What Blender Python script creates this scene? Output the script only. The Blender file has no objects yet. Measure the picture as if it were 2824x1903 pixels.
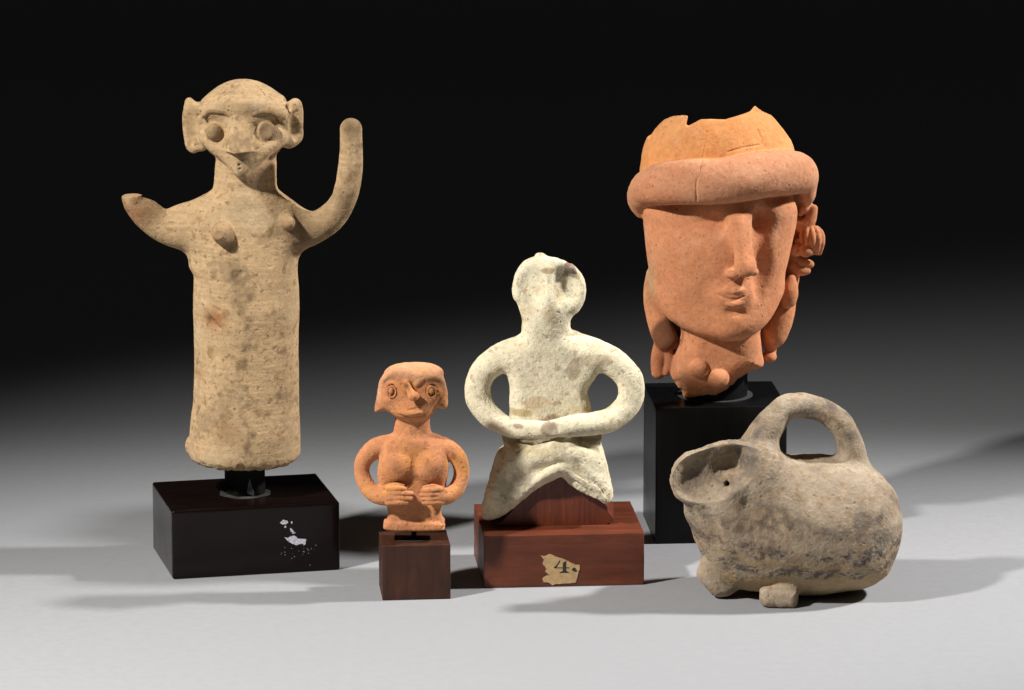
import bpy, math, random
import numpy as np
from mathutils import Vector, Matrix

scene = bpy.context.scene
C = scene.collection
# ------------------------------------------------------------------ camera
# measured from the pedestal corners: long lens, looking 12 degrees down
CX, CY, F = 1412.0, 951.5, 13553.0          # photograph centre and focal length, in its pixels
PITCH = math.radians(12.233)
CAMH, CAMD = 85.0, 318.0                    # centimetres above the sheet / in front of the origin
cam = bpy.data.cameras.new('camera')
cam_o = bpy.data.objects.new('camera', cam); C.objects.link(cam_o)
cam.sensor_width = 36.0; cam.lens = 36.0 * F / 2824.0
cam.clip_start = 0.1; cam.clip_end = 60
cam_o.location = (0, -CAMD * .01, CAMH * .01)
cam_o.rotation_euler = (math.radians(90) - PITCH, 0, 0)
scene.camera = cam_o
scene.view_settings.view_transform = 'Standard'
scene.view_settings.look = 'None'
scene.view_settings.exposure = 0.0
# ------------------------------------------------------------------ world and lamps
world = bpy.data.worlds.new('World'); scene.world = world
world.use_nodes = True
world.node_tree.nodes['Background'].inputs[0].default_value = (1.0, .96, .93, 1)
world.node_tree.nodes['Background'].inputs[1].default_value = 0.018

def lamp(name, loc, target, power, half, wide, roll, col, radius):
    """focusing spotlight with barn doors: soft oval pool, wider along its own x"""
    l = bpy.data.lights.new(name, 'SPOT'); l.energy = power; l.spot_size = 2 * half; l.spot_blend = 1.0
    l.shadow_soft_size = radius; l.color = col
    o = bpy.data.objects.new(name, l); C.objects.link(o)
    loc, target = Vector(loc) * .01, Vector(target) * .01
    d = (target - loc).normalized(); r = d.cross(Vector((0, 0, 1))).normalized(); u = r.cross(d)
    a = r * math.cos(roll) + u * math.sin(roll); b = -r * math.sin(roll) + u * math.cos(roll)
    M = Matrix.Identity(3); M.col[0] = a; M.col[1] = b; M.col[2] = -d
    o.location = loc; o.rotation_euler = M.to_euler(); o.scale = (wide, 1, 1)
    return o
# a pair of small focusing lamps: one from the left front, one from the right and slightly behind
lamp('studio_lamp', (-93, -72, 116), (.33, -40.5, 0), 190, .6295, 1.0824, .6307, (1, .975, .94), .05)
lamp('studio_lamp', (128, 10, 110), (-23.4, -21.6, 0), 198, .3398, 2.447, -1.3008, (1, .98, .96), .06)
scene.cycles.max_bounces = 6

SC = 0.01
def wpt(px, py, yd):
    """photograph pixel seen at depth yd (cm behind the origin) -> world cm"""
    xc = (px - CX) / F; yc = (CY - py) / F
    dy = math.cos(PITCH) + yc * math.sin(PITCH); dz = -math.sin(PITCH) + yc * math.cos(PITCH)
    t = (yd + CAMD) / dy
    return np.array([t * xc, yd, CAMH + t * dz])
class View:
    """measurements taken in an enlarged crop of the photograph"""
    def __init__(s, ox, oy, sc, y0): s.ox, s.oy, s.sc, s.y0 = ox, oy, sc, y0
    def __call__(s, X, Y, yd=0.0): return wpt(s.ox + X / s.sc, s.oy + Y / s.sc, s.y0 + yd)
    def L(s, n): return n / s.sc * (s.y0 + CAMD) * 1.0215 / F
# ------------------------------------------------------------------ numpy noise
_rng = np.random.RandomState(7)
_perm = _rng.permutation(256).astype(np.int32); _perm = np.concatenate([_perm, _perm, _perm])
_g = _rng.normal(size=(256, 3)).astype(np.float32); _g /= np.linalg.norm(_g, axis=1)[:, None]
def perlin(P):
    P = P.astype(np.float32); I = np.floor(P).astype(np.int32); f = P - I; I &= 255
    u = f * f * f * (f * (f * 6 - 15) + 10); out = 0
    for dx in (0, 1):
        wx = u[:, 0] if dx else 1 - u[:, 0]
        for dy in (0, 1):
            wy = u[:, 1] if dy else 1 - u[:, 1]
            for dz in (0, 1):
                wz = u[:, 2] if dz else 1 - u[:, 2]
                h = _perm[_perm[_perm[(I[:, 0] + dx) & 255] + ((I[:, 1] + dy) & 255)] + ((I[:, 2] + dz) & 255)]
                g = _g[h]
                out = out + wx * wy * wz * (g[:, 0] * (f[:, 0] - dx) + g[:, 1] * (f[:, 1] - dy) + g[:, 2] * (f[:, 2] - dz))
    return out * 1.6
def fbm(P, sc, oc=3, off=0.0, rough=.5):
    P = P / sc + off; a = 1.0; r = 0; n = 0
    for i in range(oc):
        r = r + a * perlin(P); n += a; P = P * 2.03 + 17.3; a *= rough
    return r / n
def sstep(a, b, x):
    t = np.clip((x - a) / (b - a), 0, 1); return t * t * (3 - 2 * t)
# ------------------------------------------------------------------ clay sculpting: blended distance fields
def smin(a, b, k):
    if k <= 1e-6: return np.minimum(a, b)
    h = np.clip(.5 + .5 * (b - a) / k, 0, 1); return b + (a - b) * h - k * h * (1 - h)
def catmull(pts, n=6, closed=False):
    pts = [np.array(p, float) for p in pts]; m = len(pts); out = []
    for i in range(m if closed else m - 1):
        if closed: p0, p1, p2, p3 = pts[i - 1], pts[i], pts[(i + 1) % m], pts[(i + 2) % m]
        else: p0, p1, p2, p3 = pts[max(i - 1, 0)], pts[i], pts[i + 1], pts[min(i + 2, m - 1)]
        for j in range(n):
            t = j / n
            out.append(.5 * ((2 * p1) + (p2 - p0) * t + (2 * p0 - 5 * p1 + 4 * p2 - p3) * t * t + (3 * p1 - p0 - 3 * p2 + p3) * t ** 3))
    if not closed: out.append(pts[-1])
    return np.array(out)
class Sculpt:
    def __init__(s, vox): s.vox = vox; s.ops = []; s.labels = ['body']
    def _lab(s, l):
        if l not in s.labels: s.labels.append(l)
        return s.labels.index(l)
    def op(s, fn, lo, hi, k=.3, mode='add', label='body'):
        s.ops.append((fn, np.array(lo, float), np.array(hi, float), k, mode, s._lab(label)))
    # -- primitives
    def ball(s, c, r, k=.3, mode='add', label='body', rot=None):
        c = np.array(c, float); r = np.array([r] * 3 if np.isscalar(r) else r, float)
        R = np.eye(3)
        if isinstance(rot, np.ndarray): R = rot
        elif rot is not None:
            from mathutils import Euler
            R = np.array(Euler([math.radians(a) for a in rot]).to_matrix())
        def fn(P):
            q = (P - c) @ R
            k0 = np.linalg.norm(q / r, axis=1) + 1e-9; k1 = np.linalg.norm(q / r ** 2, axis=1) + 1e-9
            return k0 * (k0 - 1) / k1
        m = r.max(); s.op(fn, c - m, c + m, k, mode, label)
    def tube(s, pts, rad, k=.3, mode='add', label='body', n=6, closed=False, fy=1.0):
        A = np.array([list(p) + [r] for p, r in zip(pts, rad)]); A = catmull(A, n, closed)
        if closed: A = np.vstack([A, A[:1]])
        sc = np.array([1, 1 / fy, 1])
        def fn(P):
            Q = P * sc; d = np.full(len(P), 1e3)
            for a, b in zip(A[:-1], A[1:]):
                pa = a[:3] * sc; ba = b[:3] * sc - pa; w = Q - pa
                t = np.clip(w @ ba / max(ba @ ba, 1e-9), 0, 1)
                d = np.minimum(d, np.linalg.norm(w - t[:, None] * ba, axis=1) - (a[3] + (b[3] - a[3]) * t))
            return d * min(1, fy)
        m = A[:, 3].max() * max(1, fy)
        s.op(fn, A[:, :3].min(0) - m, A[:, :3].max(0) + m, k, mode, label)
    def lathe(s, rows, k=.3, mode='add', label='body', rnd=.3, p=2.0):
        """rows: (z, cx, cy, rx, ry)"""
        R = np.array(sorted(rows, key=lambda r: r[0]), float)
        z0, z1 = R[0, 0], R[-1, 0]
        zz = np.linspace(z0, z1, 200); T = [np.interp(zz, R[:, 0], R[:, i]) for i in (1, 2, 3, 4)]
        ker = np.hanning(9); ker /= ker.sum()
        T = [np.convolve(np.pad(t, 4, 'edge'), ker, 'valid') for t in T]
        def fn(P):
            z = P[:, 2]; a = np.interp(z, zz, T[0]); b = np.interp(z, zz, T[1]); rx = np.interp(z, zz, T[2]); ry = np.interp(z, zz, T[3])
            x = P[:, 0] - a; y = P[:, 1] - b
            if p == 2.0:
                k0 = np.sqrt((x / rx) ** 2 + (y / ry) ** 2) + 1e-9; k1 = np.sqrt((x / rx ** 2) ** 2 + (y / ry ** 2) ** 2) + 1e-9
                d = k0 * (k0 - 1) / k1
            else:
                k0 = (np.abs(x / rx) ** p + np.abs(y / ry) ** p) ** (1 / p); d = (k0 - 1) * np.minimum(rx, ry)
            e = np.abs(z - (z0 + z1) / 2) - (z1 - z0) / 2
            a1 = d + rnd; b1 = e + rnd
            return np.sqrt(np.maximum(a1, 0) ** 2 + np.maximum(b1, 0) ** 2) + np.minimum(np.maximum(a1, b1), 0) - rnd
        lo = [(R[:, 1] - R[:, 3]).min(), (R[:, 2] - R[:, 4]).min(), z0]; hi = [(R[:, 1] + R[:, 3]).max(), (R[:, 2] + R[:, 4]).max(), z1]
        s.op(fn, lo, hi, k, mode, label)
    def slab(s, poly, yc, ht, rnd, k=.3, mode='add', label='body', smooth=4, bend=None):
        """outline in the x,z plane with real thickness; poly: world points (x,?,z)"""
        A = np.array([(p[0], p[2]) for p in poly]);
        if smooth: A = catmull(A, smooth, True)
        g = s.vox * 1.0; mg = 1.6
        x0, z0 = A.min(0) - mg; x1, z1 = A.max(0) + mg
        xs = np.arange(x0, x1 + g, g); zs = np.arange(z0, z1 + g, g)
        X, Z = np.meshgrid(xs, zs, indexing='ij'); d = np.full(X.shape, 1e9); ins = np.zeros(X.shape, bool)
        for i in range(len(A)):
            a, b = A[i], A[(i + 1) % len(A)]; e = b - a; wx, wz = X - a[0], Z - a[1]
            t = np.clip((wx * e[0] + wz * e[1]) / max(e @ e, 1e-12), 0, 1)
            d = np.minimum(d, (wx - e[0] * t) ** 2 + (wz - e[1] * t) ** 2)
            if a[1] != b[1]:
                c = ((a[1] > Z) != (b[1] > Z)) & (X < (b[0] - a[0]) * (Z - a[1]) / (b[1] - a[1]) + a[0]); ins ^= c
        D = np.sqrt(d); D[ins] *= -1
        def fn(P):
            u = np.clip((P[:, 0] - x0) / g, 0, len(xs) - 1.001); v = np.clip((P[:, 2] - z0) / g, 0, len(zs) - 1.001)
            i = u.astype(int); j = v.astype(int); u -= i; v -= j
            dd = (D[i, j] * (1 - u) + D[i + 1, j] * u) * (1 - v) + (D[i, j + 1] * (1 - u) + D[i + 1, j + 1] * u) * v
            c = yc if bend is None else yc + bend(P)
            a1 = dd + rnd; b1 = np.abs(P[:, 1] - c) - ht + rnd
            return np.sqrt(np.maximum(a1, 0) ** 2 + np.maximum(b1, 0) ** 2) + np.minimum(np.maximum(a1, b1), 0) - rnd
        ex = 1.0 if bend is not None else 0
        s.op(fn, [x0 + mg, yc - ht - ex, z0 + mg], [x1 - mg, yc + ht + ex, z1 - mg], k, mode, label)
    # -- evaluation
    def ev(s, P, want=False):
        N = len(P); D = np.full(N, 3.0); Lb = np.zeros(N, np.uint8); raw = np.full(N, 1e3)
        for fn, lo, hi, k, mode, lab in s.ops:
            m = .75 + k
            idx = np.nonzero(((P > lo - m) & (P < hi + m)).all(1))[0]
            if not len(idx): continue
            d = fn(P[idx])
            if mode == 'add':
                D[idx] = smin(D[idx], d, k)
                if want:
                    b = d < raw[idx]; q = idx[b]; raw[q] = d[b]; Lb[q] = lab
            elif mode == 'sub': D[idx] = -smin(-D[idx], d, k)
            elif mode == 'raise': D[idx] = D[idx] - k * sstep(0, 1, np.clip(-d * 3, 0, 1))
        return (D, Lb) if want else D
    def front(s, v, X, Y, out=0.0):
        """nearest point of the surface seen at a crop pixel, moved out towards the camera"""
        ys = np.arange(-9, 9, .04); P = np.array([v(X, Y, y) for y in ys]); D = s.ev(P)
        i = np.nonzero(D < 0)[0]
        y = ys[i[0]] if len(i) else 0.0
        return v(X, Y, y - out)
    def mesh(s):
        lo = np.min([o[1] for o in s.ops if o[4] == 'add'], 0) - .5; hi = np.max([o[2] for o in s.ops if o[4] == 'add'], 0) + .5
        vx = s.vox; B = 5; n = np.ceil((hi - lo) / (vx * B)).astype(int)
        ax = [lo[i] + (np.arange(n[i]) + .5) * vx * B for i in range(3)]
        G = np.stack(np.meshgrid(*ax, indexing='ij'), -1).reshape(-1, 3)
        Dc = s.ev(G).reshape(n)
        near = np.abs(Dc) < vx * B * 1.3
        D = np.where(Dc < 0, -1, 1).astype(np.float32).repeat(B, 0).repeat(B, 1).repeat(B, 2)
        bi = np.argwhere(near); o = np.stack(np.meshgrid(*[np.arange(B)] * 3, indexing='ij'), -1).reshape(-1, 3)
        for c in range(0, len(bi), 12000):
            I = (bi[c:c + 12000, None, :] * B + o[None]).reshape(-1, 3)
            D[I[:, 0], I[:, 1], I[:, 2]] = s.ev(lo + (I + .5) * vx)
        # naive surface nets
        S = D < 0; sh = np.array(D.shape)
        cellS = np.zeros(sh - 1, np.int8)
        for c in range(8):
            a, b, e = c & 1, (c >> 1) & 1, (c >> 2) & 1
            cellS += S[a:sh[0] - 1 + a, b:sh[1] - 1 + b, e:sh[2] - 1 + e]
        act = np.argwhere((cellS > 0) & (cellS < 8)); vid = np.full(sh - 1, -1, np.int32); vid[tuple(act.T)] = np.arange(len(act))
        acc = np.zeros((len(act), 3)); cnt = np.zeros(len(act))
        cor = [np.array([(c >> 0) & 1, (c >> 1) & 1, (c >> 2) & 1]) for c in range(8)]
        val = [D[tuple((act + k).T)].astype(float) for k in cor]
        for i in range(8):
            for ax_ in range(3):
                j = i | (1 << ax_)
                if j == i: continue
                a, b = val[i], val[j]; m = (a < 0) != (b < 0); t = np.where(m, a / np.where(m, a - b, 1), 0)
                acc[m] += cor[i] + t[m, None] * (cor[j] - cor[i]); cnt += m
        V = lo + (act + acc / cnt[:, None] + .5) * vx
        quads = []
        for ax_ in range(3):
            a, b = (ax_ + 1) % 3, (ax_ + 2) % 3
            sl0 = [slice(1, -1)] * 3; sl1 = [slice(1, -1)] * 3; sl0[ax_] = slice(0, -1); sl1[ax_] = slice(1, None)
            s0, s1 = S[tuple(sl0)], S[tuple(sl1)]
            E = np.argwhere(s0 != s1); fl = s0[tuple(E.T)]
            off = np.ones(3, int); off[ax_] = 0; E = E + off
            ea = np.zeros(3, int); ea[a] = 1; eb = np.zeros(3, int); eb[b] = 1
            q = np.stack([vid[tuple((E - ea - eb).T)], vid[tuple((E - eb).T)], vid[tuple(E.T)], vid[tuple((E - ea).T)]], 1)
            q[~fl] = q[~fl][:, ::-1]; quads.append(q)
        Q = np.vstack(quads); Q = Q[(Q >= 0).all(1)]
        d, lab = s.ev(V, True)
        return V, Q, lab
def vnormals(V, Q):
    n = np.cross(V[Q[:, 2]] - V[Q[:, 0]], V[Q[:, 3]] - V[Q[:, 1]]); N = np.zeros_like(V)
    for i in range(4):
        for c in range(3): N[:, c] += np.bincount(Q[:, i], n[:, c], len(V))
    return N / (np.linalg.norm(N, axis=1)[:, None] + 1e-12)
def smooth_verts(V, Q, it):
    for _ in range(it):
        A = np.zeros_like(V); c = np.zeros(len(V))
        for i in range(4):
            for j in (1, 3):
                q, r = Q[:, i], Q[:, (i + j) % 4]
                for k in range(3): A[:, k] += np.bincount(q, V[r, k], len(V))
                c += np.bincount(q, minlength=len(V))
        V = V * .5 + .5 * A / np.maximum(c, 1)[:, None]
    return V
# ------------------------------------------------------------------ object helpers
def empty(name, loc_cm, label, cat, group=None):
    o = bpy.data.objects.new(name, None); C.objects.link(o); o.empty_display_size = .02
    o.location = np.array(loc_cm) * SC; o['label'] = label; o['category'] = cat
    if group: o['group'] = group
    return o
def link_mesh(name, V, Fc, mat, parent=None, base=(0, 0, 0), smooth=True, normals=None, col=None):
    me = bpy.data.meshes.new(name)
    V = (np.asarray(V, float) - np.array(base)) * SC
    if isinstance(Fc, np.ndarray):
        n = len(Fc); w = Fc.shape[1]
        me.vertices.add(len(V)); me.vertices.foreach_set('co', V.astype(np.float32).ravel())
        me.loops.add(n * w); me.loops.foreach_set('vertex_index', Fc.astype(np.int32).ravel())
        me.polygons.add(n); me.polygons.foreach_set('loop_start', np.arange(0, n * w, w, dtype=np.int32))
        me.update(calc_edges=True); me.validate()
    else:
        me.from_pydata(V.tolist(), [], [list(f) for f in Fc])
    if smooth: me.polygons.foreach_set('use_smooth', np.ones(len(me.polygons), bool))
    if col is not None:
        at = me.color_attributes.new('clay', 'FLOAT_COLOR', 'POINT')
        at.data.foreach_set('color', np.hstack([np.clip(col, 0, 1), np.ones((len(col), 1))]).astype(np.float32).ravel())
    if normals is not None: me.normals_split_custom_set_from_vertices(normals.astype(np.float32))
    me.materials.append(mat); me.update()
    o = bpy.data.objects.new(name, me); C.objects.link(o)
    if parent is not None: o.parent = parent
    return o
def finish(sc, root, base, mat, colour, disp, smooth=1, gain=.86):
    """mesh the sculpt, roughen it, colour it, and hand each worked part its own object"""
    V, Q, lab = sc.mesh()
    V = smooth_verts(V, Q, smooth); N = vnormals(V, Q)
    V = V + N * disp(V, N, lab, sc)[:, None]
    N = vnormals(V, Q)
    col = np.clip(colour(V, N, lab, sc), 0, 1) ** 1.10 * gain
    fl = lab[Q[:, 0]]; made = {}
    order = sorted(range(len(sc.labels)), key=lambda i: sc.labels[i].count('/'))
    for li in order:
        q = Q[fl == li]
        if not len(q): continue
        used = np.unique(q); mp = np.zeros(len(V), np.int64); mp[used] = np.arange(len(used))
        nm = sc.labels[li]; leaf = nm.split('/')[-1].split('#')[0]
        par = root
        if '/' in nm: par = made.get(nm.rsplit('/', 1)[0], root)
        made[nm] = link_mesh(leaf, V[used], mp[q], mat, par, base, True, N[used], col[used])
    return made
# ------------------------------------------------------------------ materials
class NT:
    def __init__(s, name):
        s.m = bpy.data.materials.new(name); s.m.use_nodes = True; s.t = s.m.node_tree; s.b = s.t.nodes['Principled BSDF']
    def n(s, kind, **kw):
        nd = s.t.nodes.new('ShaderNode' + kind)
        for k, v in kw.items():
            if k.startswith('i_'):
                key = k[2:]; key = int(key) if key.isdigit() else key.replace('_', ' ')
                nd.inputs[key].default_value = v
            else: setattr(nd, k, v)
        return nd
    def l(s, a, b): s.t.links.new(a, b)
    def mix(s, fac, a, b, mode='MIX'):
        nd = s.t.nodes.new('ShaderNodeMix'); nd.data_type = 'RGBA'; nd.blend_type = mode
        for sock, v in ((nd.inputs[0], fac), (nd.inputs[6], a), (nd.inputs[7], b)):
            if hasattr(v, 'links') or isinstance(v, bpy.types.NodeSocket): s.l(v, sock)
            elif isinstance(v, (int, float)): sock.default_value = v
            else: sock.default_value = (*v, 1)
        return nd.outputs[2]
    def ramp(s, src, a, b, c0=(0, 0, 0), c1=(1, 1, 1)):
        nd = s.n('ValToRGB'); e = nd.color_ramp.elements; e[0].position = a; e[1].position = b
        e[0].color = (*c0, 1); e[1].color = (*c1, 1); s.l(src, nd.inputs[0]); return nd.outputs[0]
def clay(name, speck, speck_amt, rough=.9, bump=1.0, light=None, light_amt=.25, spk_size=160, fine=900, crack=.05):
    t = NT(name); co = t.n('TexCoord').outputs['Object']
    at = t.n('VertexColor', layer_name='clay').outputs['Color']
    n1 = t.n('TexNoise', i_Scale=260.0, i_Detail=8.0, i_Roughness=.65); t.l(co, n1.inputs['Vector'])
    n2 = t.n('TexNoise', i_Scale=float(fine), i_Detail=4.0, i_Roughness=.7); t.l(co, n2.inputs['Vector'])
    n3 = t.n('TexNoise', i_Scale=70.0, i_Detail=6.0, i_Roughness=.6); t.l(co, n3.inputs['Vector'])
    vo = t.n('TexVoronoi', i_Scale=float(spk_size)); t.l(co, vo.inputs['Vector'])
    pit = t.ramp(vo.outputs['Distance'], .08, .26, (1, 1, 1), (0, 0, 0))
    gate = t.ramp(n3.outputs['Fac'], .46, .60)
    pm = t.n('Math', operation='MULTIPLY'); t.l(pit, pm.inputs[0]); t.l(gate, pm.inputs[1])
    g2 = t.ramp(n1.outputs['Fac'], .44, .56)
    pm2 = t.n('Math', operation='MULTIPLY'); t.l(pm.outputs[0], pm2.inputs[0]); t.l(g2, pm2.inputs[1])
    c = t.mix(t.ramp(n1.outputs['Fac'], .35, .65), t.mix(1.0, at, (.90, .885, .86), 'MULTIPLY'), t.mix(1.0, at, (1.13, 1.12, 1.10), 'MULTIPLY'))
    c = t.mix(t.ramp(n3.outputs['Fac'], .55, .75, (0, 0, 0), (light_amt,) * 3), c, light or (.6, .55, .45))
    c = t.mix(t.ramp(n2.outputs['Fac'], .58, .75, (0, 0, 0), (speck_amt * .6,) * 3), c, speck)
    sm = t.n('Math', operation='MULTIPLY', i_1=speck_amt); t.l(pm2.outputs[0], sm.inputs[0])
    c = t.mix(sm.outputs[0], c, speck)
    t.l(c, t.b.inputs['Base Color'])
    t.b.inputs['Roughness'].default_value = rough; t.b.inputs['Specular IOR Level'].default_value = .25; t.b.inputs['Diffuse Roughness'].default_value = .35
    b1 = t.n('Bump', i_Strength=.55 * bump, i_Distance=.0009); t.l(n1.outputs['Fac'], b1.inputs['Height'])
    b2 = t.n('Bump', i_Strength=.75 * bump, i_Distance=.0005); t.l(n2.outputs['Fac'], b2.inputs['Height']); t.l(b1.outputs[0], b2.inputs['Normal'])
    b3 = t.n('Bump', i_Strength=.8 * bump, i_Distance=.0006, invert=True); t.l(pm2.outputs[0], b3.inputs['Height']); t.l(b2.outputs[0], b3.inputs['Normal'])
    # flaking skin: irregular shallow plates, only in patches
    wv = t.n('Mapping'); t.l(co, wv.inputs['Vector']); dn = t.n('TexNoise', i_Scale=180.0, i_Detail=3.0); t.l(co, dn.inputs['Vector'])
    ad = t.n('VectorMath', operation='MULTIPLY_ADD'); t.l(dn.outputs['Color'], ad.inputs[0]); ad.inputs[1].default_value = (.006, .006, .006); t.l(co, ad.inputs[2])
    ve = t.n('TexVoronoi', feature='DISTANCE_TO_EDGE', i_Scale=190.0); t.l(ad.outputs[0], ve.inputs['Vector'])
    cr = t.ramp(ve.outputs['Distance'], .0, .10, (0, 0, 0), (1, 1, 1)); gt = t.ramp(n3.outputs['Fac'], .50, .62, (1, 1, 1), (0, 0, 0))
    mx = t.n('Math', operation='MAXIMUM'); t.l(cr, mx.inputs[0]); t.l(gt, mx.inputs[1])
    b4 = t.n('Bump', i_Strength=crack, i_Distance=.0006); t.l(mx.outputs[0], b4.inputs['Height']); t.l(b3.outputs[0], b4.inputs['Normal'])
    t.l(b4.outputs[0], t.b.inputs['Normal'])
    return t.m
def wood(name, dark, light, rough=.35, scale=(25, 220, 220), coat=0.0, scuff=(.5, .45, .4), scuff_amt=.3, grain=.25, spec=.5):
    t = NT(name); co = t.n('TexCoord').outputs['Object']
    mp = t.n('Mapping'); mp.inputs['Scale'].default_value = scale; t.l(co, mp.inputs['Vector'])
    n1 = t.n('TexNoise', i_Scale=1.0, i_Detail=7.0, i_Roughness=.65, i_Distortion=.4); t.l(mp.outputs[0], n1.inputs['Vector'])
    n2 = t.n('TexNoise', i_Scale=30.0, i_Detail=6.0, i_Roughness=.6); t.l(co, n2.inputs['Vector'])
    n3 = t.n('TexNoise', i_Scale=420.0, i_Detail=5.0, i_Roughness=.7); t.l(co, n3.inputs['Vector'])
    c = t.mix(t.ramp(n1.outputs['Fac'], .32, .68), dark, light)
    c = t.mix(t.ramp(n2.outputs['Fac'], .4, .7, (0, 0, 0), (.5,) * 3), c, tuple(x * .6 for x in dark))
    a = t.ramp(n3.outputs['Fac'], .66, .76); b = t.ramp(n2.outputs['Fac'], .5, .66)
    m = t.n('Math', operation='MULTIPLY'); t.l(a, m.inputs[0]); t.l(b, m.inputs[1])
    m2 = t.n('Math', operation='MULTIPLY', i_1=scuff_amt); t.l(m.outputs[0], m2.inputs[0])
    c = t.mix(m2.outputs[0], c, scuff); t.l(c, t.b.inputs['Base Color'])
    rr = t.n('MapRange'); rr.inputs['To Min'].default_value = rough * .75; rr.inputs['To Max'].default_value = rough * 1.5
    t.l(n2.outputs['Fac'], rr.inputs['Value']); t.l(rr.outputs[0], t.b.inputs['Roughness'])
    t.b.inputs['Specular IOR Level'].default_value = spec
    t.b.inputs['Coat Weight'].default_value = coat; t.b.inputs['Coat Roughness'].default_value = .2
    bp = t.n('Bump', i_Strength=grain, i_Distance=.0005); t.l(n1.outputs['Fac'], bp.inputs['Height'])
    b2 = t.n('Bump', i_Strength=grain * .5, i_Distance=.0003); t.l(n3.outputs['Fac'], b2.inputs['Height']); t.l(bp.outputs[0], b2.inputs['Normal'])
    t.l(b2.outputs[0], t.b.inputs['Normal'])
    return t.m
def plain(name, col, rough=.8, noise=.15, sc=300.0, bump=.2):
    t = NT(name); co = t.n('TexCoord').outputs['Object']
    n = t.n('TexNoise', i_Scale=sc, i_Detail=6.0, i_Roughness=.6); t.l(co, n.inputs['Vector'])
    c = t.mix(t.ramp(n.outputs['Fac'], .35, .65), tuple(x * (1 - noise) for x in col), tuple(min(1, x * (1 + noise)) for x in col))
    t.l(c, t.b.inputs['Base Color']); t.b.inputs['Roughness'].default_value = rough
    bp = t.n('Bump', i_Strength=bump, i_Distance=.0003); t.l(n.outputs['Fac'], bp.inputs['Height']); t.l(bp.outputs[0], t.b.inputs['Normal'])
    return t.m
# ------------------------------------------------------------------ setting: the studio sheet
SHEET = NT('backdrop_paper')
_co = SHEET.n('TexCoord').outputs['Object']
_n = SHEET.n('TexNoise', i_Scale=130.0, i_Detail=6.0, i_Roughness=.7); SHEET.l(_co, _n.inputs['Vector'])
_n2 = SHEET.n('TexNoise', i_Scale=2.2, i_Detail=3.0); SHEET.l(_co, _n2.inputs['Vector'])
_c = SHEET.mix(SHEET.ramp(_n.outputs['Fac'], .3, .7), (.240, .243, .250), (.268, .271, .278))
_c = SHEET.mix(SHEET.ramp(_n2.outputs['Fac'], .35, .65, (0, 0, 0), (.5,) * 3), _c, (.243, .246, .256))
SHEET.l(_c, SHEET.b.inputs['Base Color']); SHEET.b.inputs['Roughness'].default_value = .75
SHEET.b.inputs['Specular IOR Level'].default_value = .25
_b = SHEET.n('Bump', i_Strength=.08, i_Distance=.0004); SHEET.l(_n.outputs['Fac'], _b.inputs['Height']); SHEET.l(_b.outputs[0], SHEET.b.inputs['Normal'])
def backdrop():
    prof = [(-200, 0), (-60, 0), (60, 0), (150, 0), (230, 0)]
    R = 70
    for i in range(1, 17):
        a = math.pi / 2 * i / 16; prof.append((230 + R * math.sin(a), R - R * math.cos(a)))
    prof.append((300, 260))
    V = []; Fc = []; xs = np.linspace(-190, 190, 12)
    for y, z in prof:
        for x in xs: V.append((x, y, z))
    n = len(xs)
    for i in range(len(prof) - 1):
        for j in range(n - 1): Fc.append((i * n + j, i * n + j + 1, (i + 1) * n + j + 1, (i + 1) * n + j))
    o = link_mesh('backdrop', V, Fc, SHEET.m); o['kind'] = 'structure'; o['label'] = 'pale grey seamless studio backdrop sheet'
backdrop()
# ------------------------------------------------------------------ pedestals
# front left corner x, y; turn; width, depth, height (cm), solved from the photograph's corners
S85 = 85.0
def pedbox(v): x, y, r, w, d, h = v; return (x * S85, y * S85 - CAMD, r, w * S85, d * S85, h * S85)
PB = {1: pedbox((-.2668691, 3.7404672, .22676799, .13400195, .0994348, .05551868)),
      2: pedbox((-.10029346, 3.67813979, .08586765, .05290732, .04500776, .04372692)),
      3: pedbox((-.02199428, 3.7145415, .08295019, .12590756, .1019341, .04231773)),
      4: pedbox((.11580231, 3.85187525, .07998251, .1063954, .09206826, .11296043))}
def local(b, u, v, z):
    x, y, r, w, d, h = b
    return np.array([x + u * math.cos(r) - v * math.sin(r), y + u * math.sin(r) + v * math.cos(r), z])
def centre(b): return local(b, b[3] / 2, b[4] / 2, b[5])
def bevbox(b, bev, seed=0, wob=.0, zlo=0.0):
    """block with worn, slightly uneven bevelled edges, in pedestal coordinates"""
    import bmesh
    x, y, r, w, d, h = b
    bm = bmesh.new(); bmesh.ops.create_cube(bm, size=1)
    for v in bm.verts: v.co = Vector(((v.co.x + .5) * w, (v.co.y + .5) * d, zlo + (v.co.z + .5) * (h - zlo)))
    bmesh.ops.bevel(bm, geom=bm.edges[:], offset=bev, segments=3, affect='EDGES', profile=.5)
    bmesh.ops.subdivide_edges(bm, edges=[e for e in bm.edges if e.calc_length() > 1], cuts=24, use_grid_fill=True)
    co = np.array([v.co for v in bm.verts]); nz = np.stack([fbm(co, 1.4, 3, seed * 9 + i * 31) for i in range(3)], 1) * wob
    nz *= (co[:, 2:3] > .02)
    for v, q in zip(bm.verts, co + nz): v.co = q
    bmesh.ops.recalc_face_normals(bm, faces=bm.faces)
    me = bpy.data.meshes.new('m'); bm.to_mesh(me); bm.free()
    return me
def ped_root(name, b, label):
    x, y, r, w, d, h = b
    o = bpy.data.objects.new(name, None); C.objects.link(o); o.empty_display_size = .02
    o.location = (x * SC, y * SC, 0); o.rotation_euler = (0, 0, r)
    o['label'] = label; o['category'] = 'pedestal'; return o
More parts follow.
